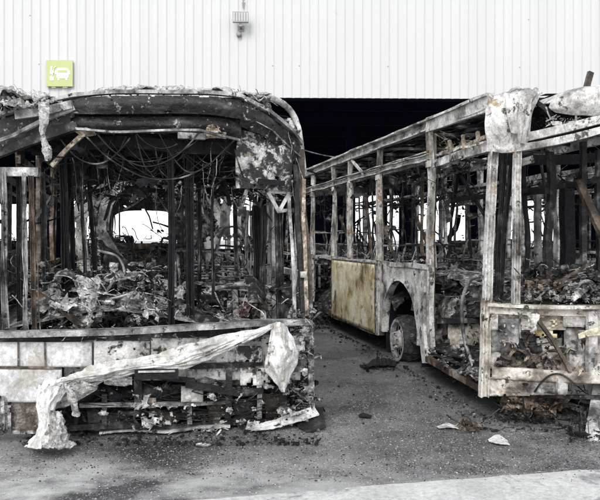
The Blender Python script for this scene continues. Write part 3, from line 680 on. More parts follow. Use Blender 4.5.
# right corner pillar: layered strips
for (P, w, mt) in ((((300,150,.34),(303,200,.3),(306,260,.2),(309,318,.08)),.055,'char_rust'),(((295,165,.3),(297,220,.2),(300,270,.12),(303,318,.03)),.04,'char'),
                   (((303,178,.25),(302,220,.14),(304,265,.1),(307,316,.0)),.03,'tan'),(((290,195,.3),(291,250,.2),(294,318,.05)),.028,'grey')):
    b = MB(); b.beam(pts(A, P), w, w, (0,1,0), jit=.009); b.build('corner_pillar', M[mt], b1)
b = MB(); b.beam(pts(A,[(309,325,.05),(311,370,.05),(312,420,.06)]), .05,.06,(0,1,0), jit=.012)
b.junk(lambda: A(rnd.uniform(286,314), rnd.uniform(310,425), rnd.uniform(-.12,.1)), 220, .1); b.build('corner_wreckage', M['ash'], b1)

# lower front panels
for (x0_,x1_,y0,y1,mt) in ((-14,92,342,367,'panel'),(-14,62,369,402,'panel'),(94,150,341,366,'pale_grimy'),(151,228,338,362,'pale_grimy')):
    plate('front_panel', b1, A, x0_, x1_, y0, y1, -.02, mt, .010, .12)
for x, y1 in ((18,366),(45,366)):
    b = MB(); b.beam(pts(A, [(x,342,-.035),(x+.5,y1,-.035)]), .012,.012,(0,1,0), jit=.003); b.build('panel_seam', M['rustpanel'], b1)
b = MB(); b.beam(pts(A, [(-14,368,-.03),(62,367.5,-.03)]), .02,.014, jit=.006); b.build('panel_seam', M['char_rust'], b1)
plate('lower_panel', b1, A, 8, 40, 403, 431, -.0, 'rustpanel', .006, .15)
plate('grille_panel', b1, A, 64, 300, 333, 380, .05, 'pale_grimy', .012, .2, .04)
plate('bumper_backing', b1, A, 40, 310, 372, 432, .30, 'char_deep', .03, .2, .0)
for (xa,xb,ya,yb,mt) in ((66,104,386,402,'char'),(108,133,388,401,'char_deep'),(142,182,384,402,'char'),(206,226,398,418,'char_rust'),(232,254,396,420,'char'),(262,282,392,416,'char_rust'),(88,128,408,424,'char'),(150,186,408,422,'char_rust'),(196,240,376,392,'char')):
    b = MB(); p_, q_ = A(xa,yb,.12), A(xb,ya,.12)
    b.loft([[V((p_.x+(q_.x-p_.x)*t, p_.y+.03*math.sin(3*t+z*9), p_.z+(q_.z-p_.z)*z)) for t in (0,.35,.7,1)] for z in (0,.5,1)], 14, 10, .01, 6, .08, .15); b.build('bumper_absorber', M[mt], b1)
b = MB()
for q in (((-13,403,.0),(12,403,.0)),((-13,403,.0),(-12,431,.0)),((9,404,-.02),(9,431,-.02)),((-12,431,0),(42,431,0)),((2,396,-.05),(4,432,-.05))): b.beam(pts(A,q), .025,.025,(0,1,0) if abs(q[0][0]-q[1][0])<5 else (0,0,1), jit=.008)
b.junk(lambda: A(rnd.uniform(-14,10), rnd.uniform(392,434), rnd.uniform(-.1,.1)), 60, .08); b.build('headlight_frame', M['ash'], b1)
for (P, w, h, mt) in ((((60,380,.0),(120,375,-.05),(196,379,-.03)),.06,.035,'char'),(((80,405,.0),(150,403,-.02),(230,402,0)),.04,.03,'grey'),(((70,427,.05),(180,425,.05),(308,417,.05)),.07,.045,'char'),
        (((110,395,.1),(200,392,.1),(300,388,.1)),.05,.05,'char_deep'),(((186,384,-.05),(210,388,-.08),(240,394,-.02),(262,392,0)),.05,.05,'char'),(((120,414,.02),(300,408,.05)),.03,.03,'char'),
        (((190,368,.02),(262,366,.02)),.03,.04,'char')):
    b = MB(); b.beam(pts(A,P), w, h, jit=.012); b.build('bumper_beam', M[mt], b1)
b = MB(); b.beam(pts(A,[(134,374,-.2),(178,373,-.2)]), .06,.07, jit=.003); b.build('bumper_slot', M['char_deep'], b1)
b = MB(); b.beam(pts(A,[(138,372,-.235),(175,371,-.235)]), .01,.014, jit=.003); b.build('slot_trim', M['pale'], b1)
for (x, y0, y1, w, mt) in ((137,376,416,.06,'char'),(190,372,425,.04,'grey'),(228,368,424,.05,'char'),(258,370,420,.04,'grey'),(104,392,426,.04,'char'),(75,400,428,.03,'char'),(283,352,418,.06,'char')):
    b = MB(); b.beam(pts(A,[(x,y0,-.0),(x+rnd.uniform(-2,2),(y0+y1)/2,.0),(x+rnd.uniform(-2,2),y1,.02)]), w, .03,(0,1,0), jit=.01); b.build('bumper_bracket', M[mt], b1)
plate('bumper_scrap', b1, A, 181, 203, 386, 402, -.04, 'pale', .012, .3)
plate('bumper_scrap', b1, A, 240, 272, 368, 385, .0, 'pale_grimy', .015, .4)
plate('bumper_scrap', b1, A, 145, 156, 398, 408, -.04, 'tan', .012, .2)
plate('bumper_scrap', b1, A, 286, 305, 336, 352, -.03, 'pale_grimy', .008, .15)
plate('bumper_scrap', b1, A, 284, 305, 354, 372, .0, 'grey', .01, .2)
plate('bumper_scrap', b1, A, 215, 262, 346, 362, .0, 'mottle', .012, .3)
b = MB(); b.loft([pts(A,[(58,392,-.05),(80,386,-.08),(104,381,-.06)]),pts(A,[(60,408,-.1),(78,398,-.12),(104,381,-.06)])], 20, 8, .015, 6, .006, .2); b.build('bumper_scrap', M['pale_grimy'], b1)
def rp(x0,x1,y0,y1,d0,d1): return lambda: A(rnd.uniform(x0,x1), rnd.uniform(y0,y1), rnd.uniform(d0,d1))
b = MB(); b.crumple(rp(60,308,376,430,.06,.25), 60, .22, .3); b.junk(rp(60,308,380,432,.05,.25), 220, .08, 'bfs'); b.junk(rp(180,300,338,372,.0,.06), 60, .05, 'bf'); b.build('front_debris', M['ash_dark'], b1)
b = MB(); b.crumple(rp(190,304,384,424,.0,.12), 22, .13, .4); b.junk(rp(100,308,385,430,-.02,.1), 80, .07,'fbbf'); b.junk(rp(86,285,345,372,-.06,.03), 90, .06); b.junk(rp(40,300,326,342,-.12,.0), 90, .05); b.build('front_ash', M['ash'], b1)
b = MB(); b.crumple([rp(105,300,385,425,-.08,.0)][0], 13, .13, .5); b.junk(rp(100,308,400,428,-.06,.02), 30, .07,'fb'); b.build('pale_scraps', M['ash_light'], b1)
b = MB(); 
for i in range(30): cat_wire(b, rp(80,300,380,410,-.1,.1)(), rp(80,300,385,425,-.1,.1)(), rnd.uniform(.02,.12), .004)
b.coils(rp(90,300,382,425,-.05,.15), 40, .14); b.build('bumper_cables', M['char'], b1)

# behind the windscreen: heaps of ash and twisted trim
b = MB(); b.heap(lambda a, c: (-1.15+2.25*a, .12+1.2*c, .86+.26*math.exp(-((a-.35)/.28)**2)*(1-abs(c-.4))), 110, 50, .10, 6)
b.junk(lambda: A(rnd.uniform(30,180), 325-rnd.random()**1.4*62, rnd.uniform(.1,1.3)), 260, .10, 'bbfsw')
b.slabs(lambda: A(rnd.uniform(25,180), 318-rnd.random()**1.2*48, rnd.uniform(.2,1.1)), 16, .34); b.crumple(lambda: A(rnd.uniform(25,180), 322-rnd.random()**1.3*52, rnd.uniform(.15,1.2)), 12, .2, .6); b.coils(lambda: A(rnd.uniform(25,175), 320-rnd.random()**1.2*55, rnd.uniform(.1,1.0)), 50, .18, .003)
b.build('dashboard_ash', M['ash'], b1)
b = MB(); b.junk(lambda: A(rnd.uniform(75,165), 318-rnd.random()**1.3*55, rnd.uniform(.1,.9)), 90, .10, 'bfff')
b.crumple(lambda: A(rnd.uniform(60,170), 318-rnd.random()**1.3*45, rnd.uniform(.1,.9)), 12, .2, .6); b.coils(lambda: A(rnd.uniform(60,165), 315-rnd.random()**1.2*45, rnd.uniform(.1,.6)), 22, .2)
b.junk(lambda: A(rnd.uniform(20,300), rnd.uniform(290,324), rnd.uniform(.1,.7)), 130, .1, 'swf')
b.loft([pts(A,[(34,296,.5),(52,291,.45),(68,296,.5)]),pts(A,[(38,312,.3),(54,302,.3),(70,300,.35)])], 14, 9, .03, 7, .006, .2)
b.loft([pts(A,[(75,276,.4),(88,279,.35),(100,278,.4)]),pts(A,[(78,292,.3),(88,297,.2),(97,300,.25)]),pts(A,[(85,303,.3),(88,315,.2),(90,322,.2)])], 14, 22, .03, 7, .006, .3)
b.build('pale_ash', M['ash_light'], b1)
b = MB(); b.coils(lambda: A(rnd.uniform(0,310), 322-rnd.random()**1.2*62, rnd.uniform(.2,1.5)), 80, .2, .003); b.slabs(lambda: A(rnd.uniform(10,300), 316-rnd.random()**1.2*46, rnd.uniform(.3,1.4)), 22, .36); b.junk(lambda: A(rnd.uniform(-5,310), 328-rnd.random()**1.2*60, rnd.uniform(.3,1.8)), 260, .13, 'sfbbw')
b.crumple(lambda: A(rnd.uniform(0,310), 326-rnd.random()**1.2*52, rnd.uniform(.3,1.8)), 14, .3, .5); b.build('cab_wreckage', M['ash_dark'], b1)
b = MB(); b.beam(pts(A,[(28,288,.3),(60,308,.25),(84,327,.1)]), .05,.04, jit=.006); b.build('fallen_rail', M['char_rust'], b1)
b = MB(); b.tube(pts(A,[(104,300,.3),(122,296,.3),(136,291,.35)]), .012, 7, .004, spl=14); b.tube(pts(A,[(98,250,.5),(118,257,.6),(124,275,.5),(110,282,.4)]), .012, 7, .01, spl=24); b.build('bent_tube', M['grey'], b1)
b = MB(); b.tube(pts(A,[(207,291,.55),(218,288,.5),(245,284,.5),(266,287,.5),(284,292,.55)]), .02, 9, .008, spl=30); b.blob(A(209,291,.54), .035, (1.2,.6,.9)); b.blob(A(282,290,.54), .04); b.build('steering_bar', M['pale_grimy'], b1)
b = MB(); b.beam(pts(A,[(236,290,.6),(236,322,.5)]), .05,.05,(0,1,0), jit=.01); b.beam(pts(A,[(262,290,.6),(262,322,.5)]), .05,.05,(0,1,0), jit=.01); b.beam(pts(A,[(236,300,.6),(264,300,.6)]), .04,.04, jit=.008); b.build('steering_column', M['grey'], b1)
b = MB(); b.junk(rp(232,268,298,316,.4,.7), 60, .11, 'bsf'); b.build('instrument_lump', M['redash'], b1)
b = MB()
for i in range(9): b.tube(pts(A,[(186+i*2,262+i*3.5,1.5-.08*i),(238+i*3,262+i*3.5,1.4-.08*i)]), .008, 5, .02)
for x in (178,190,206,222,238): b.tube(pts(A,[(x,253,1.5),(x+2,298,1.1)]), .012, 6, .012)
b.tube(pts(A,[(176,292,1.4),(176,256,1.5),(182,251,1.5),(236,254,1.5),(243,260,1.5),(246,292,1.3)]), .013, 6, .008, spl=50)
b.tube(pts(A,[(215,258,1.9),(222,232,2.0),(230,227,2.0),(240,229,2.0),(245,240,2.0),(248,275,1.9)]), .014, 6, .006, spl=50)
b.build('driver_seat_frame', M['grey'], b1)
for i in range(9):
    v = 2.6+i*.92
    for s in (-1,1):
        if rnd.random() < .8: seat_frame(b1, s*.68, v, .45 if v < 7 else .62, -1, 'char')
b = MB()
for i in range(9):
    v = 1.6+i*1.1
    for s_ in (-1,1):
        if rnd.random() < .6: b.tube([(s_*.52,v,.45),(s_*.54,v+rnd.uniform(-.1,.1),1.4),(s_*.55,v+rnd.uniform(-.1,.1),2.4)], .017, 7, .012)
b.tube([(.5,1.5,2.3),(.5,10.5,2.3)], .016, 6, .04); b.tube([(-.5,1.5,2.3),(-.5,10.5,2.3)], .016, 6, .04)
b.build('grab_poles', M['char'], b1)
def interior_clutter(root, n1, n2, z1=.5, hi=2.5):
    b = MB(); b.junk(lambda: (rnd.uniform(-1.1,1.1), rnd.uniform(1.5,11.2), z1+rnd.random()**1.5*.8), n1//3, .22, 'fssbbw'); b.slabs(lambda: (rnd.uniform(-1.0,1.0), rnd.uniform(1.5,11), z1+.1+rnd.random()*.55), n1//14, .55); b.crumple(lambda: (rnd.uniform(-1.1,1.1), rnd.uniform(1.5,11), z1+rnd.random()*.6), n1//25, .4, .5); b.build('interior_ash', M['ash_dark'], root)
    b = MB()
    for i in range(n2):
        u = rnd.uniform(-1.15,1.15); hang_wire(b, (u, rnd.uniform(.8,11), hi), rnd.uniform(.05,.18) if abs(u) < .8 else rnd.uniform(.2,.9), .005)
    b.junk(lambda: (rnd.choice((-1,1))*rnd.uniform(.75,1.2), rnd.uniform(1,11), hi-.2-rnd.random()**2*.45), n2*3, .22, 'swf')
    b.build('ceiling_debris', M['char'], root)
    b = MB(); b.junk(lambda: (rnd.uniform(-1.1,1.1), rnd.uniform(1.5,11.2), z1+rnd.random()**1.5*.7), n1//6, .2); b.slabs(lambda: (rnd.uniform(-1.1,1.1), rnd.uniform(1.5,9), z1+.15+rnd.random()*.6), n1//28, .45); b.coils(lambda: (rnd.uniform(-1.1,1.1), rnd.uniform(1.5,9), z1+.2+rnd.random()*.5), n1//20, .35, .005); b.build('pale_interior_ash', M['ash'], root)
interior_clutter(b1, 900, 110, .5, 2.5)
b = MB(); b.crumple(lambda: A(rnd.uniform(120,165), rnd.uniform(160,190), rnd.uniform(2.5,5)), 14, .35, .5); b.crumple(lambda: A(rnd.uniform(200,262), rnd.uniform(150,250), rnd.uniform(2,5)), 14, .3, .5)
for q in (((243,205,1.5),(246,250,1.5)),((252,150,1.8),(240,205,2.0)),((196,160,2.5),(205,215,2.7)),((108,178,3),(92,215,2.8)),((110,176,3),(128,172,3))): b.beam(pts(A, q), .05,.03,(0,1,0), jit=.02)
b.build('hanging_trim', M['ash'], b1)
for v, wd, mt in ((4.9,.14,'pale'),(8.2,.10,'ash')):
    ring = [(-.86,1.0),(-.92,1.9),(-.62,2.40),(.62,2.40),(.92,1.9),(.86,1.0)]
    b = MB(); b.beam([V((u,v,z)) for u, z in ring], wd, .07, (0,1,0), jit=.012, step=.1)
    b.loft([[V((u*f_,v+dv_,.2+(z-.2)*(f_*.4+.6))) for u, z in ring] for f_, dv_ in ((1.0,.02),(1.12,.02))], 60, 5, .02, 6, .006, .4, .2)
    b.build('portal_frame', M[mt], b1)
b = MB()
for sg_ in (-1,1):
    b.loft([[V((sg_*u,11.55,z)) for u, z in r_] for r_ in (((.84,1.35),(.86,1.8),(.80,2.02),(.52,2.22),(.0,2.26)),((1.2,1.35),(1.2,1.9),(1.2,2.3),(1.0,2.6),(.0,2.6)))], 60, 10, .02, 6, .02, .2, .0)
b.coils(lambda: (rnd.uniform(-.8,.8), 11.3, rnd.uniform(1.55,1.8)), 12, .3, .008); b.slabs(lambda: (rnd.uniform(-.8,.9), rnd.uniform(10,11.2), rnd.uniform(1.35,1.6)), 9, .5)
b.build('rear_window_frame', M['char'], b1)
# inner partitions framing the view down the aisle
b = MB()
b.beam(pts(A,[(128,180,4.0),(106,205,3.6),(100,232,3.4),(125,268,3.4),(150,292,3.2)]), .10,.07,(0,1,0), jit=.03)
b.loft([pts(A,[(118,182,4),(127,187,4)]),pts(A,[(103,205,3.6),(112,208,3.6)]),pts(A,[(98,240,3.4),(108,240,3.4)])], 8, 24, .03, 6, .01, .3)
b.beam(pts(A,[(196,178,3.5),(215,205,3.5),(228,235,3.3)]), .10,.05,(0,1,0), jit=.02)
b.beam(pts(A,[(232,185,3.0),(222,240,3.2)]), .12,.03,(0,1,0), jit=.03)
b.build('aisle_partition', M['pale_grimy'], b1)
b = MB(); b.loft([pts(A,[(105,245,3.2),(130,262,3.2),(152,286,3.2)]),pts(A,[(103,275,3.1),(128,285,3.1),(150,300,3.1)])], 20, 12, .03, 5, .01, .2); b.loft([pts(A,[(170,196,6.5),(185,192,6.5),(196,185,6.5)]),pts(A,[(172,240,6.5),(185,245,6.5),(198,250,6.5)])], 10, 14, .05, 5, .01, .35,.2)
b.junk(lambda: A(rnd.uniform(105,210), rnd.uniform(165,185), rnd.uniform(3,6)), 70, .25, 'swf')
b.build('cab_bulkhead', M['char'], b1)

# ------------------------------------------------------------------ melted white sheet over the left bumper
T_ = [(277,321,-.11),(259,328,-.12),(235,332,-.12),(207,338,-.12),(184,344,-.13),(161,352,-.15),(130,359,-.16),(98,363,-.17),(78,372,-.18),(60,378,-.2),(44,384,-.2)]
M_ = [(278,324,-.14),(263,331,-.16),(241,338,-.17),(216,347,-.17),(194,355,-.17),(172,363,-.18),(141,366,-.20),(111,371,-.22),(86,377,-.23),(69,380,-.25),(54,386,-.26)]
B_ = [(279,327,-.12),(269,331,-.14),(247,342,-.14),(225,353,-.14),(206,361,-.14),(184,369,-.14),(152,370,-.15),(125,377,-.16),(95,382,-.17),(78,384,-.19),(66,388,-.21)]
b = MB(); toW = lambda L: [f1.m @ A(*q)+f1.o for q in L]
b.loft([toW(T_), toW(M_), toW(B_)], 340, 54, .012, 5, .003, .30, 0, True, wr=(9,5))
b.loft([toW([(40,384,-.18),(49,380,-.25),(59,380,-.27),(70,385,-.22)]),toW([(36,395,-.2),(46,393,-.28),(56,392,-.29),(65,393,-.23)]),toW([(36,405,-.2),(44,404,-.28),(51,403,-.28),(57,404,-.23)]),toW([(40,418,-.22),(45,418,-.28),(50,417,-.28),(56,416,-.24)]),toW([(35,432,-.24),(44,431,-.34),(54,431,-.33),(62,430,-.26)]),
        toW([(25,447,-.2),(38,449,-.42),(56,447,-.4),(68,442,-.24)])], 90, 140, .014, 7, .003, .34, .2, True, wr=(6,3))
wsheet = b.build('melted_sheet', M['white_sheet']); tag(wsheet, 'long melted white plastic skin draped across the head-on bus and down to the asphalt', 'sheet')
for nm, Lg in (('flap', None),):
    b = MB()
    b.loft([toW([(272,326,-.12),(279,322,-.16),(288,327,-.12)]),toW([(268,346,-.14),(281,342,-.2),(296,347,-.12)]),toW([(265,368,-.15),(279,360,-.22),(298,360,-.12)]),toW([(274,381,-.16),(281,377,-.2),(291,376,-.14)]),toW([(281,391,-.16),(283,392,-.17),(285,392,-.15)])], 50, 90, .012, 6, .003, .16, .02, True, wr=(4,3))
    fl_ = b.build('torn_flap', M['white_sheet']); tag(fl_, 'small pointed white plastic flap hanging at the right corner of the head-on bus', 'flap')
# molten tatters hanging in the bumper
b = MB()
b.loft([toW([(66,384,-.24),(78,380,-.22),(98,386,-.2)]),toW([(58,398,-.2),(76,394,-.2),(98,387,-.18)]),toW([(55,409,-.15),(70,405,-.15),(97,389,-.17)])], 30, 20, .008, 5, .004, .1, 0, True, wr=(2,3))
b.loft([toW([(63,384,-.24),(68,386,-.26),(74,388,-.24)]),toW([(70,398,-.24),(74,400,-.26),(77,400,-.24)]),toW([(74,415,-.2),(78,416,-.22),(80,414,-.2)])], 8, 26, .02, 8, .004, .3)
b.loft([toW([(104,380,-.2),(118,378,-.22),(132,377,-.2)]),toW([(104,384,-.16),(118,386,-.16),(132,384,-.16)])], 16, 6, .012, 8, .004, .3)
b.loft([toW([(50,410,-.30),(55,411,-.30),(60,412,-.26)]),toW([(50,425,-.32),(58,426,-.35),(65,428,-.28)]),toW([(45,436,-.38),(58,437,-.40),(69,438,-.3)]),toW([(42,448,-.42),(57,449,-.46),(76,446,-.34)])], 40, 60, .03, 8, .003, .4, .25, True, wr=(5,4))
b.build('melted_tatters', M['fibre']); tag(bpy.data.objects['melted_tatters'], 'ragged dirty tatters hanging under the melted white sheet of the head-on bus', 'tatters')

# ================================================================== RIGHT BUS
f2 = Frame(2.876, 6.765, 0.0, R(12), .5)
b2 = empty('burnt_bus', (2.876, 6.765, 0.0), R(12), 'ash white burnt bus skeleton at right with scorched yellow side panel', 'bus', 'burnt out buses')
B = f2.front; C = f2.side
shell(b2, f2, 'pale', None, [1.37,3.1,4.46,5.4,6.9,8.3,9.9], roofm='ash_dark', corn=2.80, head=2.47, fz=.46, roofholes=.44, mside='pale_grimy', fv0=.0)
UL = lambda v, z: V((-1.262, v, z))
def side_plate(nm, v0, v1, z0, z1, mt, cr=.006, tear=.12, holes=0, u=-1.262):
    b = MB(); b.loft([[V((u, v0+(v1-v0)*k/3, z)) for k in range(4)] for z in (z0,(z0+z1)/2,z1)], max(8,int((v1-v0)*25)), int((z1-z0)*25), cr, 4, .006, tear, holes, True)
    return b.build(nm, M[mt], b2)
side_plate('side_panel', 3.16, 5.36, .40, 1.27, 'ochre', .007, .0, 0, -1.292)
b = MB()
for v in (3.14,5.37): b.beam([UL(v,.38)+V((-.03,0,0)), UL(v,1.3)+V((-.03,0,0))], .012,.035,(0,1,0), jit=.004)
b.beam([UL(3.12,.385), UL(5.4,.385)], .03,.03, jit=.006); b.beam([UL(3.12,1.285)+V((-.01,0,0)), UL(5.4,1.285)+V((-.01,0,0))], .02,.02, jit=.004)
b.build('panel_trim', M['rustpanel'], b2)
side_plate('side_panel', 6.95, 8.2, .45, 1.25, 'rustpanel', .012, .3, .1)
# wheel arch panel
def arch_panel(v0, v1, vc, zc, r, z0, z1, mt):
    n = 60; k = 9; vs = []
    for i in range(n+1):
        a = math.pi*1.06*i/n-math.pi*.03
        di = V((math.cos(a), math.sin(a)))
        ip = V((vc+di.x*r, zc+di.y*r*1.02))
        tx = ((v1-vc) if di.x > 0 else (v0-vc))/di.x if abs(di.x) > 1e-4 else 9e9
        tz = (z1-zc)/di.y if di.y > 1e-4 else 9e9
        t = min(abs(tx), abs(tz)); op = V((vc+di.x*t, max(z0, zc+di.y*t)))
        for j in range(k):
            q = ip.lerp(op, j/(k-1)); 
            vs.append(V((-1.262-.012*math.exp(-j*.9)-.008*noise.noise(V((q.x*5,q.y*5,3))), q.x, q.y)))
    m = (n+1)*k; vs += [p+V((.02 if i % k else .09,0,0)) for i, p in enumerate(vs)]
    fs = []
    for i in range(n):
        for j in range(k-1):
            a = i*k+j; fs += [(a,a+1,a+k+1,a+k),(a+m+k,a+m+k+1,a+m+1,a+m)]
        fs += [(i*k,i*k+k,i*k+k+m,i*k+m),(i*k+k-1+m,i*k+2*k-1+m,i*k+2*k-1,i*k+k-1)]
    b = MB(); b.add(vs, fs); b.build('wheel_arch', M[mt], b2)
    b = MB(); vs = []
    for i in range(25):
        a = math.pi*i/24
        for u in (-1.22,-.62): vs.append(V((u, vc+math.cos(a)*(r+.005), zc+math.sin(a)*(r+.005)*1.02)))
    b.add(vs, [(2*i,2*i+1,2*i+3,2*i+2) for i in range(24)]); b.add([vs[2*i+1] for i in range(25)], [tuple(range(25))])
    b.add([V((u,v_,z)) for v_ in (vc-r-.005,vc+r+.005) for u in (-1.22,-.62) for z in (.2,zc)], [(0,1,3,2),(4,5,7,6)])
    b.add([V((-.62,vc-r,.2)),V((-.62,vc+r,.2)),V((-.62,vc+r,zc)),V((-.62,vc-r,zc))], [(0,1,2,3)])
    b.build('arch_liner', M['dark_navy'], b2)
    b = MB(); vs = []
    for i in range(41):
        a = math.pi*i/40
        for q in range(8):
            u = -1.2+.64*q/7; vs.append(V((u, vc+math.cos(a)*(r+.03), zc+math.sin(a)*(r+.03)*1.02))+noise.noise_vector(V((u*6,i*.3,2)))*.012)
    b.add(vs, [(8*i+q,8*i+q+1,8*i+q+9,8*i+q+8) for i in range(40) for q in range(7)])
    b.loft([[V((u, vc-r-.035, z)) for u in (-1.2,-.9,-.56)] for z in (.35,.45,.55)], 10, 6, .01, 5, .004)
    b.build('wheel_box', M['ash'], b2)
arch_panel(1.44, 3.04, 2.32, .50, .60, .45, 1.285, 'pale_grimy')
side_leg = MB(); side_leg.beam([UL(1.52,1.25),UL(1.5,.7),UL(1.44,.28)], .06,.13,(0,1,0), jit=.012); side_leg.build('arch_leg', M['pale_grimy'], b2)
wheel(b2, -1.265, 2.40, .41, -1, .245, .285)
wheel(b2, 1.20, 2.22, .42, 1); wheel(b2, -1.2, 8.9, .46, -1); wheel(b2, 1.2, 8.9, .46, 1)
# doubled edges, gutters and brackets along the frame
b = MB(); b.beam([V((-1.29,.0,2.845)),V((-1.29,11.6,2.845))], .03,.018, jit=.006); b.beam([V((-1.278,.0,2.745)),V((-1.278,11.6,2.745))], .022,.014, jit=.006); b.build('roof_gutter', M['pale'], b2)
b = MB(); b.beam([V((-1.27,1.45,2.515)),V((-1.27,11.6,2.515))], .03,.012, jit=.006); b.beam([V((-1.2,1.45,2.43)),V((-1.2,11.6,2.43))], .03,.03, jit=.012); b.build('header_lip', M['tanpale'], b2)
for v in (1.37,3.1,4.46,5.4,6.9):
    b = MB()
    for z in (2.38,1.36): b.box(-1.285,-1.262,v-.055,v+.06,z-.03,z+.03)
    b.beam([V((-1.18,v+.09,1.3)),V((-1.2,v+.08,2.0)),V((-1.17,v+.1,2.7))], .012,.03,(0,1,0), jit=.012); b.build('pillar_bracket', M['tanpale'], b2)
# front corner pillars
for (P, w, mt) in ((((496,125,.0),(491,200,.0),(487,300,-.01)),.072,'pale'),(((487,298,-.01),(485,350,-.01),(484,397,-.0)),.075,'tanpale'),(((505,150,.1),(498,230,.12),(496,300,.1)),.04,'char'),(((512,150,.25),(505,240,.25),(500,302,.2)),.035,'char'),(((517,140,-.02),(517,220,-.02),(516,303,-.03)),.06,'pale')):
    b = MB(); b.beam(pts(B, P), w, w*.8, (0,1,0), jit=.007, step=.05, prof='U'); b.build('front_pillar', M[mt], b2)
# right-hand front structure, out of frame but part of the bus
def FU(u, z, dv=0): return V((u, f2.fv(u)+dv, z))
b = MB(); b.beam([FU(1.25,.25),FU(1.25,2.7)], .08,.08,(0,1,0), jit=.01); b.beam([FU(.0,1.05,.05),FU(.0,2.5,.05)], .04,.04,(0,1,0), jit=.01); b.build('front_pillar', M['pale_grimy'], b2)
us = [-1.262,-1.15,-1.0,-.8,-.6,-.3,0,.3,.6,.8,1.0,1.15,1.262]
b = MB(); b.beam([FU(u,1.03) for u in us], .12,.028, jit=.005, step=.05); b.beam([FU(u,.985,.02) for u in us], .04,.06, jit=.006, step=.05); b.build('windscreen_sill', M['tanpale'], b2)
b = MB(); b.loft([[FU(u,z,dz) for u in us] for z,dz in ((.50,.02),(.495,-.035),(.45,-.04),(.405,-.035),(.40,.02))], 140, 14, .007, 5, .006, .14, .04, True); b.build('bumper_beam', M['tanpale'], b2)
plate('lower_valance', b2, B, 497, 562, 378, 393, .0, 'tanpale', .02, .35, .05)
plate('lower_valance', b2, B, 612, 700, 380, 398, .0, 'tanpale', .02, .3, .05)
b = MB(); b.beam([FU(u,.27,.06) for u in us], .03,.03, jit=.014); b.build('bumper_beam', M['char'], b2)
# roof edge over windscreen
b = MB(); b.beam([B(500,150,.0),B(512,150,-.0),B(540,145,-.0),B(570,138,0),B(600,131,0)]+[FU(u,2.44) for u in (-.3,0,.4,.8,1.1,1.25)], .09,.06, jit=.008); b.build('windscreen_header', M['pale'], b2)
b = MB(); b.beam([B(528,137,.02),B(545,133,.0),B(570,127,0),B(600,119,0)]+[FU(u,2.56) for u in (-.3,0,.4,.8,1.1,1.25)], .10,.07, jit=.008)
b.junk(lambda: B(rnd.uniform(545,600), rnd.uniform(117,124), rnd.uniform(-.05,.1)), 60, .08, 'sf'); b.build('roof_ledge', M['pale'], b2)
# roof dome
dome = [[B(545,103,.05),B(560,94,.05),B(580,88,.0),B(600,86,.0)]+[FU(u,2.93,.1) for u in (-.2,.2,.6,1.0)],
        [B(549,108,-.03),B(563,106,-.08),B(580,102,-.1),B(600,100,-.1)]+[FU(u,2.82,-.02) for u in (-.2,.2,.6,1.0)],
        [B(556,113,.0),B(568,114,-.02),B(582,115,-.04),B(600,116,-.04)]+[FU(u,2.70,.0) for u in (-.2,.2,.6,1.0)]]
back = [p+V((0,.9,-.02)) for p in dome[0]]
b = MB(); b.loft([back]+dome, 80, 30, .014, 3.5, .01, .12, 0, True); b.build('roof_dome', M['pale'], b2)
b = MB(); b.beam([B(533,99,.1),B(545,108,.1),B(556,120,.1)], .04,.04, jit=.01); b.loft([[B(520,98,.5),B(545,98,.5),B(600,96,.5)],[B(520,135,.5),B(545,135,.5),B(600,128,.5)]], 20, 8, .03, 4, .01); b.junk(lambda: B(rnd.uniform(528,560), rnd.uniform(105,130), rnd.uniform(.1,.4)), 60, .12, 'swf'); b.build('roof_cavity', M['char_deep'], b2)
# pale skin draped over the corner
b = MB()
b.loft([pts(B,[(485,99,.35),(505,90,.3),(520,88,.3),(534,89,.35),(541,94,.4)]),
        pts(B,[(485,106,.0),(505,97,-.02),(520,94,-.02),(532,94,.0),(539,98,.05)]),
        pts(B,[(485,122,-.04),(503,122,-.09),(514,118,-.04),(524,112,-.06),(533,110,.0)]),
        pts(B,[(486,138,-.03),(502,142,-.07),(514,138,-.03),(523,136,-.06),(530,132,-.02)]),
        pts(B,[(488,151,-.02),(503,153,-.06),(514,152,-.03),(522,146,-.05),(528,140,-.02)])], 80, 80, .020, 5, .006, .16, .0, True, wr=(5,2.2))
b.build('corner_cap', M['pale'], b2)
b = MB(); b.loft([pts(B,[(505,96,-.08),(513,94,-.1),(519,98,-.07)]),pts(B,[(507,116,-.12),(513,114,-.13),(517,116,-.1)]),pts(B,[(511,133,-.1),(514,134,-.11),(517,134,-.09)])], 14, 26, .006, 6, .008, 0, 0, True); b.build('cap_skin', M['pale'], b2)
b = MB(); b.beam([B(535,89,.0),B(528,100,-.05),B(526,120,-.06),B(524,145,-.06)], .035,.03,(0,1,0), jit=.01); b.build('cap_fold', M['pale'], b2)
# side cornice front part: band below the edge towards the corner
b = MB(); b.beam([V((-1.272,-.02,2.78)),V((-1.272,1.4,2.79))], .035,.15, jit=.005); b.build('door_cornice', M['pale'], b2)
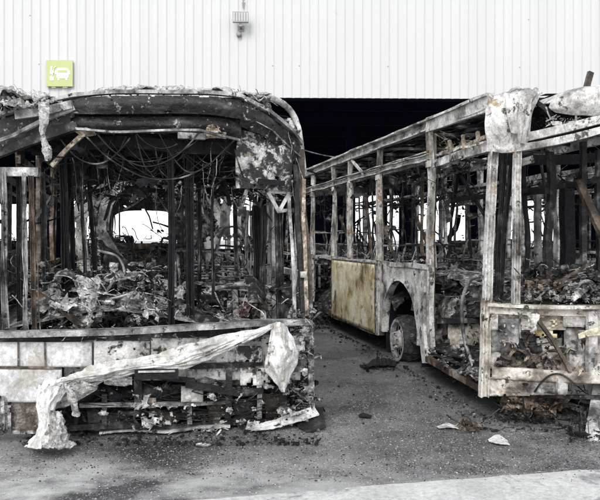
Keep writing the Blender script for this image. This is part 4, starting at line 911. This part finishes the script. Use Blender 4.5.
# door header mechanism
b = MB(); b.beam([C(490,147),C(434,164)], .06,.075, jit=.006); b.build('door_header', M['pale_grimy'], b2)
b = MB()
for q in (((488,137),(440,154)),((484,144),(446,157))): b.beam([C(*q[0],-1.18),C(*q[1],-1.18)], .03,.035, jit=.006)
for x,y in ((450,146),(464,140),(478,136)): b.beam([C(x,y+9,-1.2),C(x-1,y-5,-1.2)], .03,.03,(0,1,0), jit=.006)
b.junk(lambda: C(rnd.uniform(437,488), rnd.uniform(138,156), rnd.uniform(-1.22,-1.0)), 50, .1,'swf'); b.build('door_mechanism', M['tan'], b2)
b = MB(); b.loft([[V((u,v,2.47)) for u in (-1.2,-1.0,-.8)] for v in (.2,.8,1.4)], 10, 16, .02, 4, .02, .2); b.build('door_cover', M['pale_grimy'], b2)
b = MB(); b.beam([UL(3.75,2.49),UL(4.35,2.74)], .02,.04,(0,1,0), jit=.004); b.build('window_brace', M['pale_grimy'], b2)
# door: rusty hinge tube, handrail hose, step
b = MB(); b.tube([C(434,215,-1.22),C(433,290,-1.22),C(434,352,-1.22)], .02, 8, .006); b.build('door_post', M['rust'], b2)
b = MB(); b.tube([C(478,276,-1.15),C(470,281,-1.18),C(463,297,-1.22),C(462,318,-1.22),C(465,342,-1.2),C(474,368,-1.2)], .018, 9, .003, spl=50); b.build('door_handrail', M['grey'], b2)
b = MB(); b.beam([C(428,358,-1.27),C(455,374,-1.27),C(486,392,-1.27)], .05,.06, jit=.010); b.build('door_sill', M['char_rust'], b2)
b = MB(); b.heap(lambda a, c: (-1.26+.95*c, -.02+1.42*a, .40-.05*c), 60, 36, .08, 7)
b.slabs(lambda: (rnd.uniform(-1.2,-.7), rnd.uniform(.1,1.4), rnd.uniform(.38,.46)), 9, .34); b.junk(lambda: (rnd.uniform(-1.28,-.6), rnd.uniform(0,1.4), rnd.uniform(.36,.5)), 120, .12, 'bbfs'); b.build('step_ash', M['ash_dark'], b2)
b = MB(); b.junk(lambda: (rnd.uniform(-1.3,-.9), rnd.uniform(0,1.4), rnd.uniform(.36,.48)), 70, .13, 'bbf'); b.slabs(lambda: (rnd.uniform(-1.25,-1.0), rnd.uniform(.1,1.3), rnd.uniform(.37,.42)), 5, .3); 
b.loft([[V((-1.3,v,.34)) for v in (.0,.3,.6)],[V((-1.05,v,.46)) for v in (.0,.3,.6)]], 16, 8, .04, 5, .01, .3); b.build('step_debris', M['ash'], b2)
b = MB(); b.loft([[V((u,1.50,z)) for u in (-1.0,-.5,.1)] for z in (.44,.57,.70)], 50, 16, .02, 5, .01, .35, .1); b.build('step_riser', M['tanpale'], b2)
b = MB(); b.beam([V((-1.15,1.46,.73)),V((.2,1.46,.72))], .05,.05, jit=.005); b.build('platform_edge', M['char'], b2)
b = MB(); vs = []
for i in range(33):
    a = math.pi*i/32
    for q in range(5): vs.append(V((-.52+math.cos(a)*.50, 1.56+.25*q, .74+math.sin(a)*.40))+noise.noise_vector(V((i*.4,q,1)))*.015)
b.add(vs, [(5*i+q,5*i+q+1,5*i+q+6,5*i+q+5) for i in range(32) for q in range(4)]); b.add([vs[5*i] for i in range(33)], [tuple(range(33))]); b.build('seat_box', M['ash'], b2)
b = MB(); b.junk(lambda: (rnd.uniform(-1,.4), rnd.uniform(1.2,3.2), 1.08+rnd.random()**2*.18), 60, .12, 'sfbw'); b.slabs(lambda: (rnd.uniform(-.9,.3), rnd.uniform(1.5,3.0), 1.08+rnd.random()*.10), 8, .40); b.loft([[V((u,1.6+.3*u,1.16+.05*u)) for u in (-.9,-.5,-.1)],[V((u,2.2,1.24)) for u in (-.9,-.5,-.1)]], 30, 24, .03, 4, .01, .3, 0, True); b.build('crumpled_trim', M['ash'], b2)
# things inside the front lower structure
plate('front_plate', b2, B, 490, 519, 318, 352, .06, 'grey', .006, .12)
b = MB()
for x,y in ((496,324),(500,341),(512,326),(511,343),(505,334)): p = B(x,y,.055); b.tube([p,p+V((0,-.03,0))], .012, 8, step=1)
b.build('plate_bolt', M['rim'], b2)
plate('front_plate', b2, B, 486, 498, 311, 330, .0, 'pale_grimy', .006, .15)
plate('front_plate', b2, B, 563, 586, 313, 327, .02, 'pale', .004, .12)
plate('front_plate', b2, B, 564, 584, 328, 350, .10, 'pale_grimy', .008, .2, .05)
plate('front_plate', b2, B, 500, 530, 348, 371, .08, 'rustpanel', .02, .35)
plate('front_plate', b2, B, 529, 557, 316, 338, .10, 'ochre', .03, .55, .12)
plate('front_backing', b2, B, 486, 640, 312, 396, .34, 'pale_grimy', .03, .1, .05)
plate('front_backing', b2, B, 486, 640, 345, 374, .16, 'tanpale', .03, .35, .12)
plate('front_plate', b2, B, 536, 562, 338, 368, .12, 'grey', .015, .25)
plate('front_plate', b2, B, 594, 640, 312, 372, .05, 'tanpale', .01, .15)
for (xa,xb,ya,yb,dv_,mt,te) in ((488,521,312,372,.09,'pale_grimy',.15),(521,566,314,330,.07,'tanpale',.3),(520,566,346,374,.10,'tanpale',.3),(566,596,330,373,.06,'pale_grimy',.2),(488,530,377,396,-.01,'tanpale',.2),(528,566,378,395,-.01,'pale_grimy',.25)):
    b = MB(); b.loft([[B(xa+(xb-xa)*k/4, ya+(yb-ya)*t, dv_+.02*math.sin(k*2+t*3)) for k in range(5)] for t in (0,.35,.7,1)], int((xb-xa)*1.2), int((yb-ya)*1.2), .012, 5, .006, te, .04, True, wr=(3,2.2)); b.build('lower_skin', M[mt], b2)
b = MB(); b.loft([pts(B,[(578,334,-.03),(590,329,-.05),(604,325,-.05)]),pts(B,[(579,339,-.03),(590,336,-.05),(604,335,-.05)])], 24, 8, .012, 6, .015, .25); b.build('yellowed_bracket', M['cream'], b2)
b = MB(); b.beam([B(533,312,-.02),B(552,340,-.04),B(570,372,-.05)], .03,.03,(0,1,0), jit=.006); b.build('loose_rod', M['char_rust'], b2)
b = MB(); b.tube([B(518,340,.1),B(526,355,.06),B(534,371,.05)], .035, 10, .006); b.tube([B(545,350,.1),B(560,349,.1),B(578,352,.1)], .02, 8, .008); b.tube([B(533,332,.15),B(531,342,.1),B(535,350,.1),B(542,349,.1)], .04, 9, .008, spl=20); b.build('pipework', M['char'], b2)
b = MB(); b.beam([B(592,311,.0),B(592,340,.0),B(591,372,.0)], .08,.05,(0,1,0), jit=.006); b.beam([B(562,378,-.02),B(562,394,-.02)], .09,.04,(0,1,0), jit=.006); b.build('front_bracket', M['pale_grimy'], b2)
b = MB(); b.loft([pts(B,[(527,313,-.08),(534,313,-.09),(540,314,-.08)]),pts(B,[(529,324,-.08),(533,324,-.1),(537,325,-.08)]),pts(B,[(530,333,-.07),(532,334,-.08),(533,334,-.07)])], 16, 36, .02, 12, .003, .35, .1, True, wr=(3,3)); b.build('white_scrap', M['white_sheet'], b2)
def rb(x0,x1,y0,y1,d0,d1): return lambda: B(rnd.uniform(x0,x1), rnd.uniform(y0,y1), rnd.uniform(d0,d1))
b = MB(); b.crumple(rb(492,620,320,390,.1,.3), 30, .2, .5); b.junk(rb(488,620,340,396,.08,.3), 150, .08, 'bfsw'); b.junk(rb(488,620,376,400,-.04,.2), 70, .06); b.build('front_debris', M['ash_dark'], b2)
b = MB(); b.crumple(rb(495,600,345,392,.05,.2), 12, .16, .5); b.junk(rb(488,610,296,304,-.04,.2), 70, .06); b.build('front_ash', M['ash'], b2)
b = MB(); b.junk(rb(496,560,345,372,-.03,.2), 60, .10, 'bsf'); b.slabs(rb(498,560,348,370,.0,.15), 5, .14); b.build('rusty_lumps', M['rust'], b2)
b = MB(); b.slabs(rb(492,600,320,368,.03,.18), 8, .15); b.junk(rb(488,600,306,316,-.03,.05), 70, .06, 'bf'); b.build('tan_scraps', M['tan'], b2)
b = MB()
for i in range(24): cat_wire(b, rb(495,600,315,345,.0,.3)(), rb(500,600,335,385,.0,.3)(), rnd.uniform(.02,.15), .005)
cat_wire(b, B(535,392,-.06), B(575,385,-.06), -.12, .008); b.build('front_cables', M['char'], b2)
# ash heap on the cab floor and dashboard
b = MB(); b.heap(lambda a, c: (-1.1+2.2*a, -.25+1.3*c, 1.0+.32*math.exp(-((a-.36)/.2)**2)*math.sin(math.pi*min(1,c+.15))), 110, 60, .07, 7)
b.junk(lambda: B(rnd.uniform(525,600), 300-rnd.random()**1.3*34, rnd.uniform(.15,.8)), 130, .13, 'bbsf'); b.slabs(lambda: B(rnd.uniform(520,600), 296-rnd.random()**1.2*26, rnd.uniform(.15,.9)), 14, .36); b.build('dashboard_ash', M['ash_dark'], b2)
b = MB(); b.junk(lambda: B(rnd.uniform(518,600), rnd.uniform(286,300), rnd.uniform(.0,.3)), 100, .10, 'bbf'); b.slabs(lambda: B(rnd.uniform(520,600), 294-rnd.random()*12, rnd.uniform(.1,.4)), 5, .24); b.build('pale_ash', M['ash'], b2)
b = MB(); b.junk(lambda: B(rnd.uniform(528,560), rnd.uniform(280,300), rnd.uniform(.05,.3)), 60, .14, 'bsf'); b.build('rusty_heap', M['rust'], b2)
b = MB(); b.coils(lambda: B(rnd.uniform(518,600), 298-rnd.random()**1.3*36, rnd.uniform(.1,.6)), 16, .16, .003); b.coils(rb(495,600,320,372,.05,.25), 18, .12, .003); b.coils(lambda: C(rnd.uniform(380,486), rnd.uniform(255,288), rnd.uniform(-1.1,.0)), 16, .25); b.build('curled_wires', M['grey'], b2)
b = MB(); b.tube(pts(B,[(578,292,.1),(580,284,.1),(588,281,.1),(595,286,.1),(600,296,.1)]), .016, 8, .004, spl=26); b.build('bent_tube', M['grey'], b2)
for (xa,ya,xb,yb,w,d,mt) in ((549,150,550,290,7,.9,'char'),(583,140,583,300,5,.8,'char'),(567,190,566,270,9,1.8,'char_deep'),(525,160,526,290,4,1.0,'char_deep'),(537,195,538,285,5,2.2,'grey'),(598,150,598,300,4,1.2,'char')):
    b = MB(); sc = B(xa+w/2, ya, d).x-B(xa-w/2, ya, d).x
    b.beam([B(xa,ya,d), B((xa+xb)/2,(ya+yb)/2,d), B(xb,yb,d)], sc, sc, (0,1,0), jit=.012); b.build('burnt_post', M[mt], b2)
b = MB(); b.beam([B(578,180,.7),B(590,208,.6),B(604,238,.55)], .07,.05,(0,1,0), jit=.006); b.build('slanting_rail', M['char_rust'], b2)
b = MB(); b.beam([B(498,192,.9),B(550,188,.9),B(610,178,.9)], .06,.05, jit=.008); b.beam([B(505,160,1.4),B(610,156,1.4)], .06,.1, jit=.01); b.beam([B(518,163,.5),B(534,158,.5)], .06,.09, jit=.006); b.build('cab_crossbar', M['char_deep'], b2)
b = MB(); b.beam([B(516,165,.4),B(534,160,.4)], .06,.06, jit=.006); b.build('cab_box', M['pale_grimy'], b2)
b = MB(); c = C(459,168,-.6); b.blob(c, .15, (1.1,1.1,.45), .3, 8)
b.build('roof_unit', M['ash'], b2)
b = MB()
for dx in (-1,1): b.beam([c+V((0,0,-.03)), c+V((.1,dx*.45,-.55))], .03,.03,(1,0,0), jit=.006)
b.beam([V((-.6,.2,2.05)),V((-.6,2.4,2.05))], .04,.05, jit=.01); b.build('roof_unit_strut', M['char_deep'], b2)
for i in range(9):
    v = 3.0+i*.88
    for s in (-1,1):
        if rnd.random() < .85: seat_frame(b2, s*.68, v, .5 if v < 7 else .7, -1, rnd.choice(('char','grey','char')))
b = MB()
for i in range(14):
    v = 1.7+i*.68
    for s in (-1,1):
        if rnd.random() < .75: b.tube([(s*.3+rnd.uniform(-.04,.04),v,.5),(s*.3,v+rnd.uniform(-.1,.1),1.4),(s*.28+rnd.uniform(-.06,.06),v+rnd.uniform(-.1,.1),2.6)], .018, 7, .015)
b.tube([(.3,1.2,2.2),(.3,10.5,2.25)], .016, 6, .04); b.tube([(-.35,1.2,2.2),(-.35,10.5,2.2)], .016, 6, .04)
b.build('grab_poles', M['char'], b2)
interior_clutter(b2, 900, 120, .55, 2.6)
b = MB(); b.junk(lambda: (rnd.choice((-1,1))*rnd.uniform(.8,1.18), rnd.uniform(1.6,8), rnd.uniform(1.28,1.38)), 200, .12, 'swf'); b.junk(lambda: C(rnd.uniform(380,486), rnd.uniform(170,260), rnd.uniform(-.8,.6)), 60, .2, 'swf'); b.build('sill_scraps', M['grey'], b2)
b = MB(); b.junk(lambda: C(rnd.choice((440,470,447)), rnd.uniform(200,225), -.2), 9, .12, 'bs'); b.build('scorched_scraps', M['tan'], b2)
b = MB()
for q in (((2.0,1.0),(2.8,1.9)),((3.3,1.2),(4.3,1.9)),((5.6,1.2),(6.5,2.0)),((4.6,1.3),(4.9,2.3)),((2.5,1.4),(2.6,2.4))):
    b = MB(); b.beam([V((-.9,q[0][0],q[0][1])),V((-.85,q[1][0],q[1][1]))], .04,.03,(1,0,0), jit=.02); b.build('twisted_rail', M['char_rust'], b2)
b = MB(); p = B(600,150,.6); b.beam([V((p.x-.03,.35,2.85)), V((p.x+.07,.35,3.18))], .05,.04,(0,1,0), jit=.004); b.build('roof_stub', M['char_rust'], b2)

# ================================================================== WRECKS FURTHER BACK
for (x, y, mt, lab) in ((-6.0, 10.2, 'char', 'blackened bus wreck parked beyond the left flank of the head-on bus, seen through its windows'),
                   (7.55, 9.6, 'grey', 'grey burnt bus wreck parked beyond the ash white bus at right, seen through its windows')):
    fb = Frame(x, y, ground_h(y)-.12, R(12), .1)
    rb_ = empty('burnt_bus', (x, y, ground_h(y)-.12), R(12), lab, 'bus', 'burnt out buses')
    shell(rb_, fb, mt, None, [.1,1.5,2.9,4.3,5.7,7.1,8.5,10], roofm='char_deep', corn=2.68, fz=.46, mside=mt, roofholes=.25)
    for s in (-1,1):
        for v in (2.4,8.9): wheel(rb_, s*1.2, v, .46, s)
        b = MB(); b.loft([[V((s*1.26,v,z)) for v in (.1,4,8,11.7)] for z in (.45,.9,1.28)], 80, 10, .03, 3, .01, .3, .2); b.build('side_panel', M['char_rust'], rb_)
    b = MB(); b.loft([[V((u,-.05,z)) for u in (-1.2,0,1.2)] for z in (.3,.7,1.05)], 30, 10, .03, 3, .01, .3, .1); b.build('front_panel', M['pale_grimy'], rb_)
    b = MB(); b.beam([V((-1.25,0,2.5)),V((0,-.05,2.62)),V((1.25,0,2.5))], .1,.2, jit=.02); b.build('windscreen_header', M['char'], rb_)
    for i in range(7):
        for s in (-1,1): seat_frame(rb_, s*.68, 2.5+i*1.1, .5, -1, 'char')
    interior_clutter(rb_, 300, 60, .55, 2.55)

# ================================================================== DEBRIS ON THE GROUND
def G(px, py, dz=0.0): p = on_ground(px, py); p.z += dz; return p
b = MB(); b.beam([G(98,436,.02),G(130,434,.03),G(165,435,.02),G(200,431,.04),G(231,430,.03)], .07,.02, jit=.012); b.junk(lambda: G(rnd.uniform(98,231), rnd.uniform(428,436), .03), 40, .09,'sfw')
tag(b.build('bumper_strip', M['pale_grimy']), 'long ragged pale strip lying flat on asphalt along the bumper of the head-on bus', 'strip')
p = f1.m @ A(316,404,-.05)+f1.o
b = MB(); b.loft([[G(245,430,.01),G(275,428,.07),p-V((.02,.0,.02))],[G(250,434,.02),G(280,431,.03),p+V((.03,-.02,-.09))]], 40, 7, .015, 6, .006, .2)
tag(b.build('bent_trim', M['pale_grimy']), 'bent pale trim strip leaning from asphalt up to the right corner of the head-on bus', 'strip')
b = MB(); b.loft([[G(293,421,.07),G(308,414,.10),G(326,416,.04)],[G(297,428,.02),G(310,424,.07),G(323,422,.12)],[G(306,433,.01),G(316,432,.01),G(326,430,.02)]], 22, 16, .012, 6, .006, .12)
tag(b.build('curled_plate', M['char']), 'dark curled metal plate on asphalt at the right foot of the head-on bus', 'plate')
b = MB(); b.loft([[G(361,369,.01),G(378,363,.05),G(397,364,.03)],[G(364,370,.01),G(380,369,.03),G(395,368,.02)]], 20, 7, .02, 7, .006, .2); b.junk(lambda: G(rnd.uniform(362,398), rnd.uniform(364,371), .02), 30, .1)
tag(b.build('rubber_scrap', M['char_deep']), 'flat black burnt rubber scrap on asphalt beside the ashen wheel', 'scrap')
b = MB(); b.loft([[G(437,428,.01),G(448,426.5,.03),G(458,428,.01)],[G(439,430,.01),G(449,430,.02),G(459,430,.01)]], 14, 7, .008, 7, .004, .1)
tag(b.build('grey_shard', M['pale_grimy']), 'thin grey shard on open asphalt, touching the twisted dark scrap', 'shard')
b = MB(); b.junk(lambda: G(rnd.uniform(457,480), rnd.uniform(425,433), .02), 34, .10, 'swb'); b.tube([G(455,429,.02),G(466,426,.08),G(478,432,.02)], .006, 6, .004, spl=14)
tag(b.build('twisted_scrap', M['char_rust']), 'twisted dark scrap with wire on open asphalt beside a grey shard', 'scrap')
b = MB(); b.loft([[G(488,441,.01),G(498,438,.03),G(507,442,.01)],[G(489,443,.01),G(499,446,.02),G(510,446,.01)]], 14, 8, .006, 7, .005, .05)
tag(b.build('white_shard', M['white_sheet']), 'small bright white shard lying alone on the dark asphalt', 'shard')
b = MB(); b.junk(lambda: G(rnd.uniform(505,556), rnd.uniform(402,420), rnd.uniform(.02,.2)), 200, .16, 'bsf')
b.slabs(lambda: G(rnd.uniform(512,550), rnd.uniform(408,418), rnd.uniform(.05,.13)), 9, .26); b.crumple(lambda: G(rnd.uniform(507,552), rnd.uniform(404,418), rnd.uniform(.04,.15)), 10, .16, .5); b.blob(G(520,414,.05), .10, (1.3,1,.8), .7, 10); b.blob(G(538,412,.05), .11, (1.3,1,.9), .7, 10)
tag(b.build('rust_heap', M['rust']), 'orange rusted heap on asphalt below the front of the ash white bus', 'heap')
b = MB(); b.junk(lambda: G(rnd.uniform(496,560), rnd.uniform(412,424), rnd.uniform(.01,.05)), 150, .13, 'sfw')
tag(b.build('charred_scraps', M['ash_dark']), 'charred black scraps fringing the orange rusted heap', 'scraps')
b = MB(); b.loft([[G(584,440,.0),G(594,442,.0),G(606,440,.0)],[G(590,424,.17),G(600,424,.17),G(612,424,.17)],[G(596,412,.38),G(604,410,.42),G(616,410,.4)]], 18, 26, .010, 5, .012, .12)
tag(b.build('leaning_panel', M['pale_grimy']), 'pale speckled panel leaning at the right foot of the ash white bus', 'panel')
b = MB()
for q in (((556,402,.03),(590,414,.03)),((560,400,.04),(592,409,.05)),((562,406,.02),(586,415,.02))): b.beam([G(*q[0]),G(*q[1])], .03,.02, jit=.004)
tag(b.build('metal_slats', M['pale']), 'pale metal slats fallen on asphalt beside the leaning panel', 'slats')
b = MB(); b.blob(G(591,400,.26), .11, (1,.8,.75), .6, 10); b.blob(G(585,404,.16), .09, (1.2,.8,.8), .6, 8); b.junk(lambda: G(rnd.uniform(578,600), rnd.uniform(398,408), rnd.uniform(.05,.3)), 26, .1, 'sf')
tag(b.build('white_lump', M['ash_light']), 'lumpy white ash clod beside the bumper of the ash white bus', 'lump')
b = MB(); b.junk(lambda: G(rnd.uniform(570,612), rnd.uniform(402,442), .03), 190, .12)
tag(b.build('ash_pile', M['ash_dark']), 'low dark ash pile scattered round the foot of the leaning panel', 'pile')
b = MB(); b.junk(lambda: G(rnd.uniform(312,330), rnd.uniform(305,330), rnd.uniform(.0,.25)), 140, .22)
tag(b.build('fallen_wreckage', M['ash_dark']), 'dark fallen wreckage in the gap between the two near buses', 'wreckage')
b = MB(); b.blob(G(204,446,.01), .035, (1.6,1,.4), .4, 6); tag(b.build('white_crumb', M['ash_light']), 'single white crumb on asphalt in front of the head-on bus', 'crumb')
b = MB(); b.loft([[G(358,416,.01),G(364,415,.02),G(372,417,.01)],[G(359,418,.01),G(365,419,.02),G(371,419,.01)]], 10, 6, .006, 7, .004, .1); tag(b.build('black_chip', M['char_deep']), 'small black chip on asphalt midway between the two near buses', 'chip')
# uncountable fine litter
def litter(name, n, mt, smin, smax, region):
    b = MB()
    for _ in range(n):
        px, py = region(); p = G(px, py)
        s = rnd.uniform(smin, smax)*(.5+rnd.random()); a = rnd.uniform(0,6.28)
        dx, dy = math.cos(a)*s, math.sin(a)*s
        z = p.z+.003
        b.add([(p.x+dx,p.y+dy,z),(p.x-dy*.6,p.y+dx*.6,z),(p.x-dx,p.y-dy*.7,z),(p.x+dy*.5,p.y-dx*.6,z),(p.x,p.y,z+s*.7)], [(0,1,4),(1,2,4),(2,3,4),(3,0,4)])
    tag(b.build(name, M[mt]), 'fine litter of %s scattered over the asphalt' % ('pale ash specks' if 'light' in mt else 'charred crumbs'), 'litter', kind='stuff')
litter('ash_litter', 4500, 'ash_light', .0015, .006, lambda: (rnd.uniform(-20,620), 322+rnd.random()**.8*175))
litter('charred_litter', 5000, 'ash_dark', .002, .008, lambda: (rnd.uniform(-20,620), 322+rnd.random()**.8*160))
b = MB(); b.junk(lambda: G(rnd.uniform(320,490), rnd.uniform(322,425), rnd.uniform(.002,.01)), 160, .03, 'fbs'); b.junk(lambda: (lambda p: (p.x, p.y, ground_h(p.y)+.012))(f2.m @ V((-1.3-.25*rnd.random()**2, rnd.uniform(-.4,6.5), 0))+f2.o), 420, .045, 'bbf'); b.junk(lambda: G(rnd.uniform(20,320), 446-rnd.random()**2*14, rnd.uniform(.005,.03)), 700, .045, 'bbfs'); b.junk(lambda: G(rnd.uniform(480,610), 432-rnd.random()**1.5*20, .01), 240, .05)
tag(b.build('burnt_crumbs', M['ash_dark']), 'crust of burnt crumbs along the feet of the two near buses', 'crumbs', kind='stuff')

# ================================================================== LIGHT AND CAMERA
w = bpy.data.worlds.new('World'); S.world = w; w.use_nodes = True
nt = w.node_tree; bg = nt.nodes['Background']; bg.inputs['Strength'].default_value = .15
sky = nt.nodes.new('ShaderNodeTexSky'); sky.sky_type = 'NISHITA'; sky.sun_disc = False
EL, AZ = R(38), R(196)     # sun behind the camera, a little to the left
sky.sun_elevation = EL; sky.sun_rotation = AZ; sky.dust_density = 2; sky.air_density = 1.0; sky.ozone_density = 1.0
hs = nt.nodes.new('ShaderNodeMix'); hs.data_type = 'RGBA'; hs.inputs['Factor'].default_value = .75   # an overcast veil over the clear sky
hs.inputs['B'].default_value = (6.4,6.5,6.7,1)
nt.links.new(sky.outputs[0], hs.inputs['A']); nt.links.new(hs.outputs['Result'], bg.inputs['Color'])
ld = bpy.data.lights.new('sun', 'SUN'); ld.energy = 1.0; ld.angle = R(24); ld.color = (1,.98,.95)
lo = bpy.data.objects.new('sun', ld); COL.objects.link(lo)
dv = V((math.sin(AZ)*math.cos(EL), math.cos(AZ)*math.cos(EL), math.sin(EL)))   # towards the sun
lo.rotation_euler = dv.to_track_quat('Z', 'Y').to_euler(); lo.location = (0,-5,12)
cd = bpy.data.cameras.new('camera'); cam = bpy.data.objects.new('camera', cd); COL.objects.link(cam)
cam.location = (0,0,CH); cam.rotation_euler = (R(90),0,0); cd.sensor_width = 36; cd.lens = 45; cd.sensor_fit = 'HORIZONTAL'
cd.shift_y = -(250-239)/600*1.0; cd.clip_end = 2000; cd.clip_start = .05
S.camera = cam
S.view_settings.view_transform = 'Standard'; S.view_settings.look = 'None'; S.view_settings.gamma = 1; S.view_settings.exposure = 1.0

for o in bpy.data.objects:
    if o.parent and o.type == 'MESH' and o.name.split('.')[0] in ('dashboard_ash','pale_ash','cab_wreckage','interior_ash','pale_interior_ash','ceiling_debris','front_ash','front_debris','pale_scraps','hanging_cables','ash_coated_cables','bumper_cables','front_cables','step_ash','step_debris','sill_scraps','corner_wreckage','engine_heap','scorched_scraps','rusty_lumps','rusty_heap','crumpled_trim','ceiling_duct','roof_crust','roof_insulation','curled_wires','tan_scraps','roof_cavity','cladding_screws','cab_bulkhead','hanging_trim','instrument_lump','melted_tatters'):
        o['kind'] = 'stuff'
